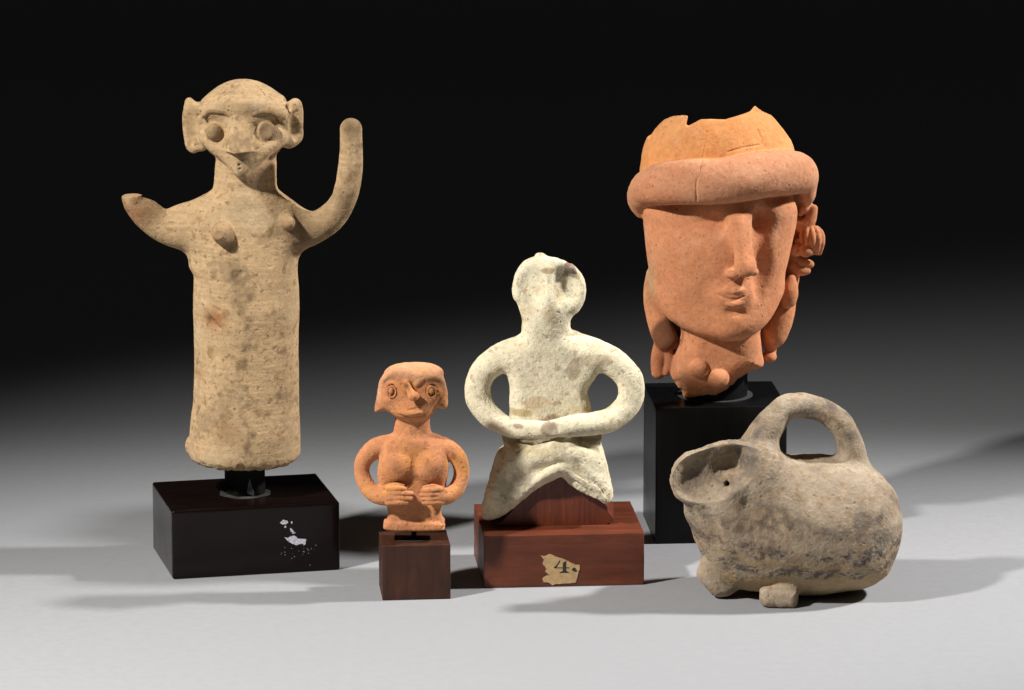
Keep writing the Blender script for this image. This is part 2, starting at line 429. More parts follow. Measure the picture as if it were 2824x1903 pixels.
def ped_mesh(name, me, mat, root, smooth=True):
    me.name = name
    co = np.empty(len(me.vertices) * 3, np.float32); me.vertices.foreach_get('co', co); me.vertices.foreach_set('co', co * SC)
    me.materials.append(mat)
    if smooth:
        me.polygons.foreach_set('use_smooth', np.ones(len(me.polygons), bool))
        try: me.set_sharp_from_angle(angle=math.radians(40))
        except Exception: pass
    me.update(); o = bpy.data.objects.new(name, me); C.objects.link(o); o.parent = root; return o
def prism(poly, z0, z1, bev=.0):
    """vertical prism over a plan outline"""
    import bmesh
    bm = bmesh.new(); vs = [bm.verts.new((x, y, z0)) for x, y in poly]; f = bm.faces.new(vs)
    r = bmesh.ops.extrude_face_region(bm, geom=[f])
    for v in [g for g in r['geom'] if isinstance(g, bmesh.types.BMVert)]: v.co.z = z1
    if bev: bmesh.ops.bevel(bm, geom=bm.edges[:], offset=bev, segments=2, affect='EDGES')
    bmesh.ops.recalc_face_normals(bm, faces=bm.faces)
    me = bpy.data.meshes.new('m'); bm.to_mesh(me); bm.free(); return me
def front_sheet(poly, dy, th=.03):
    """thin piece of paper or paint lying on the front face (pedestal coordinates, x along front, z up)"""
    import bmesh
    bm = bmesh.new(); vs = [bm.verts.new((x, -dy, z)) for x, z in poly]; f = bm.faces.new(vs)
    r = bmesh.ops.extrude_face_region(bm, geom=[f])
    for v in [g for g in r['geom'] if isinstance(g, bmesh.types.BMVert)]: v.co.y -= th
    bmesh.ops.triangulate(bm, faces=[f for f in bm.faces if len(f.verts) > 4])
    bmesh.ops.recalc_face_normals(bm, faces=bm.faces)
    me = bpy.data.meshes.new('m'); bm.to_mesh(me); bm.free(); return me
def on_front(b, px, py):
    """crop pixel on the pedestal's front face -> (u along the front, z)"""
    x, y, r, w, d, h = b
    xc = (px - CX) / F; yc = (CY - py) / F
    dd = np.array([xc, math.cos(PITCH) + yc * math.sin(PITCH), -math.sin(PITCH) + yc * math.cos(PITCH)])
    n = np.array([-math.sin(r), math.cos(r), 0]); o = np.array([0, -CAMD, CAMH])
    t = (np.array([x, y, 0]) - o) @ n / (dd @ n); p = o + t * dd
    return ((p[0] - x) * math.cos(r) + (p[1] - y) * math.sin(r), p[2])
rnd = random.Random(5)
def rag(poly, amp, n=5, seed=1):
    """ragged torn outline"""
    rr = random.Random(seed); out = []
    for i in range(len(poly)):
        a, b = np.array(poly[i]), np.array(poly[(i + 1) % len(poly)])
        for j in range(n):
            t = j / n; q = a + (b - a) * t
            out.append(tuple(q + (0 if j == 0 else 1) * np.array([rr.uniform(-amp, amp), rr.uniform(-amp, amp)])))
    return out
W_EBONY = wood('ebonised_wood', (.004, .0025, .002), (.008, .0035, .003), .20, coat=0, scuff=(.25, .22, .18), scuff_amt=.10, grain=.08, spec=.2)
W_BLACK = wood('black_painted_wood', (.003, .003, .0035), (.006, .006, .0065), .30, scale=(160, 160, 14), scuff_amt=.12, grain=.4, spec=.2)
W_BROWN = wood('dark_brown_wood', (.028, .0085, .004), (.060, .019, .008), .5, scale=(160, 160, 30), grain=.35, spec=.35)
W_RED = wood('red_mahogany', (.080, .018, .007), (.155, .038, .015), .42, scale=(18, 200, 200), grain=.25, scuff=(.7, .4, .25), scuff_amt=.35, spec=.4)
W_REDV = wood('red_mahogany_upright', (.06, .014, .006), (.17, .040, .016), .38, scale=(240, 200, 14), grain=.35, scuff=(.7, .4, .25), scuff_amt=.3, spec=.4)
M_POST = plain('black_post', (.004, .004, .004), .6, .3); M_POST.node_tree.nodes['Principled BSDF'].inputs['Specular IOR Level'].default_value = .12
M_WHITE = plain('white_paint', (.50, .50, .55), .8, .35, 600)
M_HOLE = plain('dark_hole_disc', (.012, .006, .004), .9)
# pedestal one: low black block under the tall figure
B1 = PB[1]
r1 = ped_root('low_pedestal', B1, 'low glossy black wooden block with white paint flakes, under the tall figurine')
ped_mesh('block', bevbox(B1, .14, 1, .015), W_EBONY, r1)
c1 = (B1[3] / 2 - .05, B1[4] / 2 - .2)
post = [(c1[0] - 1.28, c1[1] - .2), (c1[0] - .75, c1[1] - 1.15), (c1[0] + .75, c1[1] - 1.15), (c1[0] + 1.30, c1[1] - .6), (c1[0] + 1.30, c1[1] + 1.1), (c1[0] - 1.2, c1[1] + 1.1)]
ped_mesh('post', prism(post, B1[5] - .01, B1[5] + 4.2, .06), M_POST, r1)
ped_mesh('dust_ring', prism([(c1[0] + 1.75 * math.cos(a) + .04 * math.sin(7 * a), c1[1] - .1 + 1.65 * math.sin(a) + .05 * math.cos(5 * a)) for a in np.linspace(0, 2 * math.pi, 49)[:-1]], B1[5] - .01, B1[5] + .012), plain('dust', (.030, .027, .022), .85, .6, 260), r1)
ring = [(c1[0] + 1.45 * math.cos(a) - .1, c1[1] + 1.35 * math.sin(a)) for a in np.linspace(0, 2 * math.pi, 40)[:-1]]
# ragged splinter of light on the post, put in as a thin pale sliver
def sp(u, v, z): return (u, v, z)
import bmesh
bm = bmesh.new(); vv = [bm.verts.new(p) for p in [(c1[0] - .10, c1[1] - 1.20, B1[5] + .25), (c1[0] + .42, c1[1] - 1.24, B1[5] + .02), (c1[0] + .36, c1[1] - 1.19, B1[5] + .42), (c1[0] + .14, c1[1] - 1.18, B1[5] + 1.25), (c1[0] + .03, c1[1] - 1.17, B1[5] + .8)]]
bm.faces.new(vv); me = bpy.data.meshes.new('m'); bm.to_mesh(me); bm.free()
o = ped_mesh('light_splinter', me, plain('splinter_pale', (.10, .10, .11), .6), r1, False)
md = o.modifiers.new('thickness', 'SOLIDIFY'); md.thickness = .0003
v3 = lambda X, Y: on_front(B1, 400 + X / 3.563, 1200 + Y / 3.563)
big = [(1370, 1000), (1400, 1012), (1430, 995), (1470, 988), (1500, 1015), (1540, 1020), (1583, 1022), (1578, 1062), (1565, 1080), (1540, 1062), (1490, 1082), (1450, 1070), (1420, 1055), (1395, 1035)]
flakes = [(big, .012), ([(1322, 862), (1345, 845), (1350, 832), (1372, 833), (1400, 842), (1406, 862), (1380, 876), (1352, 878)], .012),
          ([(1420, 915), (1440, 918), (1460, 945), (1485, 960), (1450, 968), (1430, 945)], .01),
          ([(1432, 850), (1447, 846), (1446, 868), (1437, 872)], .004), ([(1372, 890), (1388, 892), (1386, 912), (1368, 908)], .004)]
for i, (pl, am) in enumerate(flakes):
    ped_mesh('paint_flake', front_sheet(rag([v3(*q) for q in pl], am * 2, 4, i), .0, .012), M_WHITE, r1, False)
sm_ = []
for i in range(26):
    cx_, cy_ = rnd.uniform(1335, 1700), rnd.gauss(1150, 45); q = rnd.uniform(3, 8)
    sm_.append([v3(cx_ + q * math.cos(a) * rnd.uniform(.5, 1.2), cy_ + q * math.sin(a) * rnd.uniform(.4, 1)) for a in (0, 1.2, 2.4, 3.6, 5)])
bm = bmesh.new()
for pl in sm_:
    vs = [bm.verts.new((x, -.011, z)) for x, z in pl]; vb = [bm.verts.new((x, 0.0, z)) for x, z in pl]
    bm.faces.new(vs)
    for i in range(5): bm.faces.new((vs[i], vb[i], vb[(i + 1) % 5], vs[(i + 1) % 5]))
bmesh.ops.recalc_face_normals(bm, faces=bm.faces)
me = bpy.data.meshes.new('m'); bm.to_mesh(me); bm.free(); o = ped_mesh('paint_specks', me, plain('dull_white_paint', (.2, .2, .22), .8, .4, 600), r1, False); o['kind'] = 'stuff'
# pedestal two: small brown cube, thin rod
B2 = PB[2]
r2 = ped_root('small_pedestal', B2, 'small dark brown wooden cube under the little orange figurine')
ped_mesh('block', bevbox(B2, .05, 2, .02), W_BROWN, r2)
c2 = (B2[3] / 2 - .03, B2[4] / 2 - .1)
circ = lambda c, rx, ry, n=40: [(c[0] + rx * math.cos(a), c[1] + ry * math.sin(a)) for a in np.linspace(0, 2 * math.pi, n + 1)[:-1]]
ped_mesh('rod', prism(circ(c2, .17, .17, 20), B2[5] - .02, B2[5] + 1.6), M_POST, r2)
ped_mesh('dark_hole_disc', prism(circ((c2[0] - .1, c2[1] - .25), 1.05, .75), B2[5] - .02, B2[5] + .012), M_HOLE, r2)  # flat disc on the top; the hole's inside shade put into its colour
# pedestal three: red block with carved wedge and torn paper number
B3 = PB[3]
r3 = ped_root('red_pedestal', B3, 'reddish mahogany block with torn paper number, under the cream figurine')
ped_mesh('block', bevbox(B3, .07, 3, .03), W_RED, r3)
vE = lambda X, Y: (1260 + X / 3.135, 1140 + Y / 3.135)
pap = [(722, 1228), (760, 1232), (800, 1213), (850, 1235), (900, 1250), (940, 1267), (990, 1290), (1020, 1305), (1060, 1310), (1062, 1345), (1050, 1375), (1040, 1420), (1026, 1462), (930, 1470), (850, 1475), (825, 1485), (790, 1462), (745, 1455), (740, 1422), (775, 1400), (805, 1397), (765, 1370), (772, 1340), (740, 1300), (752, 1262)]
ped_paper = ped_mesh('paper_label', front_sheet(rag([on_front(B3, *vE(*q)) for q in pap], .022, 6, 3), .034, .012), plain('aged_paper', (.42, .275, .13), .85, .16, 260), r3, False)
M_INK = plain('black_ink', (.02, .017, .014), .7)
four = [(946, 1270), (946, 1330), (972, 1330), (972, 1338), (946, 1338), (946, 1358), (958, 1368), (970, 1371), (970, 1379), (888, 1379), (888, 1371), (904, 1367), (914, 1358), (914, 1338), (838, 1338), (838, 1329), (868, 1302), (884, 1270), (893, 1272), (888, 1290), (862, 1330), (914, 1330), (914, 1296), (925, 1284)]
comma = [(1000, 1338), (1014, 1329), (1026, 1336), (1030, 1350), (1040, 1356), (1040, 1366), (1022, 1370), (1002, 1362), (990, 1350)]
def ink(poly):
    o = ped_mesh('ink_mark', front_sheet([on_front(B3, *vE(*q)) for q in poly], .048, .003), M_INK, r3, False); o.parent = ped_paper; return o
ink(four); ink(comma)
# wedge of wood rising from the block into the figure
wedge = [(385, 968), (400, 930), (520, 800), (610, 715), (700, 645), (800, 590), (905, 560), (1000, 610), (1100, 672), (1180, 722), (1240, 760), (1292, 800), (1300, 840), (1285, 968)]
def wedge_mesh():
    y0 = 2.35; bb = (B3[0] - math.sin(B3[2]) * y0, B3[1] + math.cos(B3[2]) * y0, B3[2], 0, 0, 0)
    pts = [on_front(bb, *vE(*q)) for q in wedge]
    pts = [(u, max(z, B3[5] + .004)) for u, z in pts]
    bm = bmesh.new(); D = 3.9
    A = catmull([(u, z) for u, z in pts], 4, True); A[:, 1] = np.maximum(A[:, 1], B3[5] + .004)
    f0 = [bm.verts.new((u, y0, z)) for u, z in A]; f1 = [bm.verts.new((u + (.45 if u > 6.5 else 0) , y0 + D, z)) for u, z in A]
    bm.faces.new(f0); bm.faces.new(f1[::-1])
    n = len(f0)
    for i in range(n): bm.faces.new((f0[i], f0[(i + 1) % n], f1[(i + 1) % n], f1[i]))
    bmesh.ops.triangulate(bm, faces=[f for f in bm.faces if len(f.verts) > 4])
    bmesh.ops.recalc_face_normals(bm, faces=bm.faces)
    me = bpy.data.meshes.new('m'); bm.to_mesh(me); bm.free(); return me
ped_mesh('wedge', wedge_mesh(), W_REDV, r3)
# pedestal four: tall black block, round stem
B4 = PB[4]
r4 = ped_root('tall_pedestal', B4, 'tall matt black wooden block behind the vessel, carrying the large head')
ped_mesh('block', bevbox(B4, .09, 4, .02), W_BLACK, r4)
c4 = (B4[3] / 2 + .0, B4[4] / 2)
ped_mesh('stem', prism(circ(c4, 2.25, 2.25, 48), B4[5] - .02, B4[5] + 4.6), M_POST, r4)
ped_mesh('collar', prism(circ(c4, 2.62, 2.62, 48), B4[5] - .02, B4[5] + .03), plain('dusty_ring', (.035, .035, .036), .7), r4)
# ------------------------------------------------------------------ clay figures
def pitted(V, N, amp, sc, thr=.25, off=0.):
    n = fbm(V, sc, 2, off); return -amp * sstep(thr, thr + .25, n)
# ===== tall figurine with raised arms
def tall_figurine():
    y0 = centre(B1)[1]
    A = View(320, 200, 2.8, y0); B = View(320, 700, 2.24, y0); s = Sculpt(.06)
    def row(v, Y, L, R, f=.9, yc=0):
        a, b = v(L, Y), v(R, Y); rx = (b[0] - a[0]) / 2; return (a[2], (a[0] + b[0]) / 2, y0 + yc, rx, rx * f)
    rows = [row(A, 520, 775, 1220, .95, -.2), row(A, 680, 770, 1238, .95, -.2), row(A, 870, 757, 1240, .97, -.2), row(A, 905, 740, 1252, .98, -.25), row(A, 960, 665, 1318, .85, -.1), row(A, 1020, 600, 1380, .75),
            row(A, 1100, 570, 1410, .74), row(A, 1300, 562, 1412, .80), row(A, 1500, 560, 1405, .86), row(B, 120, 478, 1123, .9), row(B, 300, 477, 1131, .93),
            row(B, 700, 483, 1128, .93), row(B, 900, 480, 1130, .93), row(B, 1000, 467, 1133, .93), row(B, 1100, 455, 1138, .93), row(B, 1280, 448, 1140, .92)]
    s.lathe(rows, k=.1, label='torso', rnd=.75)
    # rough lump and chips on the rim
    s.ball(B(452, 1185, -.2), (.28, .5, .55), .25, label='torso')
    s.ball(B(700, 1265, -3.1), (.35, .3, .4), .15, label='torso'); s.ball(B(835, 1300, -3.0), (.6, .35, .3), .15, label='torso')
    s.ball(B(770, 1330, -3.3), (.3, .35, .35), .15, 'sub')
    for X, Y, r in ((600, 1335, .25), (1000, 1345, .3), (520, 1305, .2), (1080, 1310, .2)): s.ball(B(X, Y, -2.4), (r * 2, r, r), .15, 'sub')
    # arms
    s.tube([A(720, 1190), A(560, 1190, -.1), A(400, 1190, -.3), A(265, 1130, -.5), A(170, 1050, -.6), A(128, 980, -.7), A(120, 900, -.7)],
           [A.L(x) for x in (210, 185, 135, 108, 88, 80, 78)], .9, label='arm#l')
    s.ball(A(245, 1072, -.5), (.8, .8, .72), .6, label='arm#l')
    a = A(120, 948, -.7); s.op(lambda P: a[2] + .02 - P[:, 2] + (P[:, 0] - a[0]) * .08, a - 1.6, a + [1.6, 1.6, 2.0], .08, 'sub')
    s.tube([A(1270, 1190), A(1400, 1210, -.1), A(1530, 1195, -.3), A(1655, 1120, -.6), A(1745, 1010, -.9), A(1790, 880, -1.1), A(1808, 740, -1.2), A(1815, 600, -1.2), A(1812, 440, -1.2)],
           [A.L(x) for x in (190, 165, 125, 110, 100, 97, 93, 90, 86)], .9, label='arm#r')
    for p_, r_, q_ in (((1625, 690, -1.7), (.62, .85, 2.9), 8), ):
        s.ball(A(*p_), r_, .35, 'sub', rot=(0, q_, 0))
    s.ball(A(1812, 420, -2.3), (.5, .35, .6), .3, 'sub')
    # head
    hp = [(655, 235), (700, 192), (760, 150), (820, 110), (900, 78), (980, 68), (1060, 80), (1150, 120), (1240, 172), (1308, 212), (1320, 330), (1318, 450), (1290, 560),
          (1235, 625), (1150, 672), (1080, 715), (1035, 768), (975, 792), (925, 775), (870, 712), (790, 650), (715, 595), (665, 500), (652, 350)]
    s.slab([A(*q) for q in hp], y0 - .1, 2.5, 2.3, .25, label='head')
    s.ball(A(985, 320, .3), (2.75, 2.5, 2.15), .6, label='head')
    s.tube([A(975, 470, -1.2), A(972, 600, -2.2), A(965, 735, -2.6)], [1.8, 1.1, .42], .8, label='head')
    s.tube([A(700, 500, -1.6), A(800, 600, -2.1), A(900, 690, -2.4), A(960, 755, -2.65)], [.5, .42, .32, .30], .6, label='head')
    s.tube([A(1270, 500, -1.6), A(1180, 580, -2.1), A(1060, 680, -2.4), A(975, 755, -2.65)], [.5, .42, .32, .30], .6, label='head')
    # forehead brow shelf
    s.tube([A(690, 300, -1.9), A(830, 262, -2.2), A(985, 250, -2.35), A(1140, 262, -2.2), A(1280, 320, -1.8)], [.45, .55, .6, .55, .45], .5, label='head')
    # sockets
    s.ball(s.front(A, 765, 455, .5), (.95, .62, .85), .35, 'sub'); s.ball(s.front(A, 1160, 450, .48), (.95, .62, .85), .35, 'sub')
    # ears: outer slabs with a folded hollow
    eL = [(665, 215), (625, 213), (590, 188), (562, 183), (540, 205), (525, 300), (519, 400), (530, 500), (552, 575), (600, 606), (650, 590), (700, 575), (720, 480), (700, 300)]
    s.slab([A(*q) for q in eL], y0 - 1.0, .55, .42, .2, label='ear#l', bend=lambda P: .22 * (A(690, 400)[0] - P[:, 0]))
    g_ = lambda X, Y: s.front(A, X, Y); P_ = [g_(650, 270), g_(648, 300), g_(636, 335)]; s.tube(P_, [.12, .20, .1], .08, 'sub')
    eR = [(1300, 225), (1340, 205), (1385, 186), (1430, 215), (1450, 300), (1450, 400), (1446, 490), (1405, 542), (1355, 568), (1310, 560), (1260, 520), (1260, 300)]
    s.slab([A(*q) for q in eR], y0 - 1.0, .55, .42, .2, label='ear#r', bend=lambda P: .22 * (P[:, 0] - A(1290, 400)[0]))
    P_ = [g_(1335, 232), g_(1330, 290), g_(1322, 345)]; s.tube(P_, [.16, .2, .08], .1, 'sub')
    P_ = g_(1390, 410), g_(575, 440); s.ball(P_[0], (.45, .14, .95), .25, 'sub'); s.ball(P_[1], (.38, .14, 1.0), .25, 'sub')
    # nose
    f = lambda X, Y, o=0: s.front(A, X, Y, o)
    y_t, y_b = f(930, 310)[1] + .05, f(936, 500)[1] + .10; yf = (y_t + y_b) / 2; zt, zb_ = A(930, 285)[2], A(930, 548)[2]
    xa, xm, xb = (A(x, 400)[0] for x in (865, 936, 1088)); xt0, xt1 = A(903, 300)[0], A(955, 300)[0]
    def nose(P):
        t = (zt - P[:, 2]) / (zt - zb_); tc = np.clip(t, 0, 1); l = xt0 + (xa - xt0) * tc ** 1.3; r = xt1 + (xb - xt1) * tc ** 1.5
        yf = y_t + (y_b - y_t) * tc; h = (.10 + .85 * tc ** .9) * np.clip(np.minimum((P[:, 0] - l) / (xm - l), (r - P[:, 0]) / (r - xm)), 0, 1)
        d = np.maximum(np.maximum((yf - h) - P[:, 1], P[:, 1] - yf - .6) * .7, np.maximum(np.abs(t - .5) - .5, 0) * (zt - zb_))
        d = np.maximum(d, np.maximum(l - P[:, 0], P[:, 0] - r))
        return np.maximum(d, (t - 1) * (zt - zb_) * .8) - .03
    s.op(nose, [xa - .1, yf - 1.9, zb_], [xb + .1, yf + 1.2, zt], .10, 'add', 'nose')
    # brows
    for i, pl in enumerate((((668, 345), (720, 303), (800, 303), (890, 333)), ((1070, 322), (1130, 303), (1210, 318), (1290, 392)))):
        s.tube([f(X, Y, -.02) for X, Y in pl], [.10, .14, .14, .08], .08, label='brow#%d' % i)
        s.tube([f(X, Y + 26, .03) for X, Y in pl], [.03, .06, .06, .03], .08, 'sub')
    # eye pellets
    p = f(762, 455, 0); s.ball(p + [0, -.10, 0], (.56, .62, .60), .10, label='eye#l'); s.ball(p + [-.1, -.45, .14], (.30, .35, .34), .25, label='eye#l')
    p = f(1165, 448, 0); s.ball(p + [0, -.10, 0], (.62, .42, .62), .10, label='eye#r'); s.ball(p + [-.15, -1.02, 0], (.8, .8, .8), .2, 'sub')
    # puncture mouth
    for X, Y in ((950, 715), (957, 745)): s.ball(f(X, Y, .02), (.11, .2, .10), .04, 'sub')
    s.tube([f(862, 400), f(850, 440), f(852, 500)], [.03, .04, .03], .04, 'sub')
    # breasts
    p = f(830, 1240); s.tube([p + [0, .3, 0], p + [-.05, -.35, .02], p + [-.22, -.95, .10]], [.78, .64, .42], .22, label='breast#l')
    s.ball(p + [-.55, -3.15, .5], 2.0, .06, 'sub')
    p = f(1318, 1150); s.tube([p + [0, .25, 0], p + [.12, -.3, .0], p + [.25, -.65, 0]], [.58, .46, .30], .22, label='breast#r')
    # old gouges
    s.tube([f2 for f2 in (s.front(B, 535, 290), s.front(B, 575, 345), s.front(B, 620, 395), s.front(B, 690, 480))], [.12, .18, .2, .08], .1, label='torso')
    s.tube([s.front(B, 600, 330), s.front(B, 632, 352), s.front(B, 650, 358)], [.08, .13, .05], .1, 'sub')
    s.tube([s.front(B, 540, 320), s.front(B, 580, 400), s.front(B, 640, 465)], [.10, .14, .06], .12, 'sub')
    s.tube([s.front(B, 512, 620), s.front(B, 494, 700), s.front(B, 490, 800)], [.08, .12, .06], .12, 'sub')
    s.ball(s.front(B, 740, 130), (.25, .12, .3), .15, 'sub'); s.ball(s.front(B, 775, 120), (.2, .12, .2), .1, 'sub')
    def disp(V, N, lab, sc):
        d = .07 * fbm(V, 2.6, 2, 3.) + .018 * fbm(V, .35, 3, 9.) + pitted(V, N, .03, .20, .36, 21.) + pitted(V, N, .04, .5, .50, 5.)
        zb = B(700, 1200)[2]; d = d + .14 * sstep(zb, zb - .9, V[:, 2]) * fbm(V, .5, 4, 2.)
        th = fbm(V * [.25, .25, 6], 1.1, 2, 8.); d = d + .012 * th * (lab == sc.labels.index('torso'))
        return d
    xg = A(1000, 900)[0]
    def colour(V, N, lab, sc):
        n = len(V); base = np.tile([.55, .39, .225], (n, 1)); t = fbm(V, 3.2, 4, 30.)[:, None]; u = fbm(V, .9, 4, 44.)[:, None]; w = fbm(V, .35, 3, 60.)[:, None]
        st = fbm(V * [.3, .3, 5], 1.0, 3, 77.)[:, None]; c = base * (1 + .22 * t + .18 * u + .12 * w + .22 * st)
        def mixc(c, col, m): return c * (1 - m) + np.array(col) * m
        c = mixc(c, (.26, .155, .07), .65 * sstep(.10, .45, u)); c = mixc(c, (.17, .10, .05), .6 * sstep(.24, .48, w)); c = mixc(c, (.24, .17, .10), .5 * sstep(.12, .4, t + .4 * w))
        c = mixc(c, (.60, .46, .29), .5 * sstep(.1, .4, -t))
        # darker strip down the skirt's middle, reddish patch on the stump, brown brows and tips
        c = mixc(c, (.19, .14, .085), (.45 * np.exp(-((V[:, 0] - xg - .3) / 1.2) ** 2) * sstep(A(0, 1300)[2], A(0, 1700)[2], V[:, 2]))[:, None] * sstep(-.2, .4, u + .3 * t))
        def blob(X, Y, r, v=A, yd=-2.5):
            p = v(X, Y, yd); return np.exp(-((V[:, 0] - p[0]) ** 2 + (V[:, 2] - p[2]) ** 2) / r ** 2)[:, None]
        c = mixc(c, (.30, .12, .045), .6 * blob(150, 1080, 1.0, yd=-.7)); c = mixc(c, (.17, .09, .04), .6 * blob(240, 1050, .8, yd=-.7))
        c = mixc(c, (.14, .085, .04), .8 * blob(1815, 400, .7, yd=-1.2)); c = mixc(c, (.15, .10, .06), .5 * blob(1500, 1190, 1.3, yd=-.5))
        c = mixc(c, (.36, .17, .07), .8 * blob(610, 400, .75, B)); c = mixc(c, (.10, .05, .022), .7 * blob(580, 395, .28, B)); c = mixc(c, (.20, .10, .045), .5 * blob(680, 1075, .9, B))
        c = mixc(c, (.33, .14, .05), .6 * blob(500, 760, .35, B) * 1.0); c = mixc(c, (.12, .08, .05), .5 * blob(740, 140, .45, B))
        c = mixc(c, (.25, .175, .10), .45 * (lab == sc.labels.index('arm#r'))[:, None] * sstep(-.4, .2, u + t))  # raised arm browner: dirt, and the head's shadow put into the colour
        for nm in ('breast#l', 'breast#r'): c = mixc(c, (.27, .165, .085), .5 * (lab == sc.labels.index(nm))[:, None])
        for nm in ('brow#0', 'brow#1'): c = mixc(c, (.19, .095, .04), .65 * (lab == sc.labels.index(nm))[:, None] * sstep(-.5, .1, u))
        c = mixc(c, (.17, .11, .06), .65 * (lab == sc.labels.index('eye#r'))[:, None]); c = mixc(c, (.24, .15, .08), .55 * (lab == sc.labels.index('eye#l'))[:, None])
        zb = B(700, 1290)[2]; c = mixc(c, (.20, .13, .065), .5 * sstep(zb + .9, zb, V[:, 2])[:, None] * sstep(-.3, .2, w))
        return c
    base = (y0 * 0 + centre(B1)[0], y0, B1[5] + .8)
    root = empty('clay_figurine', base, 'tall tan clay figurine, one arm raised and one a stump, above the low black block', 'figurine')
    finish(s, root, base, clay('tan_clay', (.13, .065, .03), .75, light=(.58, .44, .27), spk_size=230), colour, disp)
# ===== small orange figurine
def small_figurine():
    y0 = centre(B2)[1] - .1
    A = View(950, 980, 2.2405, y0); s = Sculpt(.045)
    L = A.L
    # torso plate
    tp = [(320, 505), (255, 525), (225, 600), (205, 700), (215, 800), (255, 880), (266, 940), (268, 985), (260, 1030), (262, 1056), (430, 1060), (600, 1060), (608, 1050), (606, 1015), (597, 985), (597, 940), (610, 880), (625, 800), (640, 700), (625, 600), (590, 522), (520, 505), (420, 498)]
    s.slab([A(*q) for q in tp], y0, .95, .55, .2, label='torso')
    s.slab([A(*q) for q in [(262, 1020), (260, 1058), (430, 1063), (604, 1060), (608, 1045), (604, 1015), (430, 1010)]], y0 - .1, 1.0, .16, .2, label='torso', smooth=3)
    s.tube([A(418, 520, .2), A(418, 430, .1), A(420, 350, 0)], [L(125), L(110), L(108)], .5, label='torso', fy=.85)
    s.ball(A(330, 690, -.75), (1.05, .75, 1.1), .45, label='breast#l'); s.ball(A(540, 690, -.75), (1.0, .8, 1.1), .45, label='breast#r')
    s.tube([A(290, 545, .1), A(190, 575, 0), A(118, 650, 0), A(110, 740, -.1), (A(160, 835, -.5)), A(235, 872, -1.0), A(310, 870, -1.25)], [L(x) for x in (60, 62, 52, 49, 52, 55, 50)], .22, label='arm#l')
    s.tube([A(545, 545, .1), A(640, 580, 0), A(705, 640, 0), A(722, 730, -.1), A(695, 820, -.5), A(630, 872, -1.0), A(570, 872, -1.25)], [L(x) for x in (62, 60, 54, 49, 50, 52, 50)], .22, label='arm#r')
    # hands: palm and four fingers with a thumb each
    s.ball(A(320, 862, -1.45), (.8, .42, .62), .15, label='arm#l'); s.ball(A(555, 862, -1.4), (.75, .42, .62), .15, label='arm#r')
    for i, (y, x1) in enumerate(((822, 385), (850, 425), (880, 428), (908, 400))):
        s.tube([A(270, y + 2, -1.55), A(340, y, -1.78), A(x1 - 12, y + 3, -1.72)], [.20, .19, .15], .04, label='arm#l/finger#%d' % i)
    s.tube([A(250, 815, -1.3), A(310, 800, -1.5), A(365, 806, -1.5)], [.16, .15, .11], .06, label='arm#l/thumb')
    for i, (y, x1) in enumerate(((835, 475), (862, 470), (888, 474), (912, 482))):
        s.tube([A(600, y - 8, -1.5), A(540, y - 2, -1.78), A(x1 + 8, y, -1.72)], [.20, .19, .15], .04, label='arm#r/finger#%d' % i)
    s.tube([A(600, 822, -1.35), A(545, 808, -1.6), A(492, 816, -1.6)], [.15, .15, .12], .06, label='arm#r/thumb')
    # head
    hp = [(285, 82), (340, 64), (420, 57), (500, 57), (545, 62), (590, 95), (618, 150), (630, 220), (600, 270), (575, 310), (545, 352), (520, 378), (470, 388), (410, 386), (340, 376), (300, 352), (260, 320), (215, 260), (215, 180), (240, 120)]
    s.slab([A(*q) for q in hp], y0 - .1, 1.25, 1.05, .2, label='head')
    s.ball(A(420, 330, -.7), (1.25, .85, .72), .4, label='head')
    # hair: cap over the brow with two side lobes
    hl = [(225, 150), (205, 225), (188, 325), (196, 338), (255, 328), (285, 335), (290, 250), (270, 180)]
    s.slab([A(*q) for q in hl], y0 - .25, .7, .4, .15, label='hair')
    hr = [(600, 160), (632, 230), (638, 300), (612, 318), (580, 310), (560, 290), (580, 220)]
    s.slab([A(*q) for q in hr], y0 - .25, .7, .4, .15, label='hair')
    s.tube([A(232, 190, -.7), A(250, 140, -1.0), (A(300, 108, -1.1)), A(380, 105, -1.2), A(430, 150, -1.25), A(448, 175, -1.3)], [.16, .20, .24, .24, .2, .12], .25, label='hair')
    s.tube([A(448, 175, -1.3), A(490, 140, -1.25), A(550, 130, -1.1), A(600, 165, -.8), A(618, 240, -.5)], [.12, .2, .22, .2, .16], .25, label='hair')
    s.ball(A(430, 105, -.5), (1.9, .95, .65), .35, label='hair')
    f = lambda X, Y, o=0: s.front(A, X, Y, o)
    for nm, X, Y in (('l', 290, 224), ('r', 540, 226)):
        p = f(X, Y, 0); th = np.linspace(0, 2 * math.pi, 11)[:-1]; rx, rz = L(27), L(36)
        s.ball(p + [0, .08, 0], (L(38), .14, L(46)), .1, 'sub')
        s.tube([p + [rx * math.cos(a), -.035, rz * math.sin(a)] for a in th], [.065] * 10, .05, label='eye#' + nm, n=3, closed=True)
        s.ball(p + [-.02, .03, .06], (.19, .17, .25), .04, label='eye#%s/pupil' % nm)
    s.tube([A(385, 168, -1.45), A(405, 220, -1.75), A(422, 250, -1.95)], [.16, .24, .30], .18, label='nose')
    s.ball(A(432, 252, -1.75), (.36, .38, .27), .2, label='nose'); s.tube([A(372, 165, -1.6), A(384, 200, -1.72), A(390, 215, -1.8)], [.05, .08, .04], .05, 'sub')
    s.tube([f(395, 338), f(430, 332, .03), f(468, 320)], [.03, .055, .03], .06, 'sub')
    s.tube([f(335, 362), f(400, 380, 0), f(470, 378), f(520, 350)], [.02, .05, .05, .02], .08, 'sub')
    s.tube([f(345, 350), f(400, 362, -.02), f(470, 352)], [.08, .16, .1], .15, label='head')
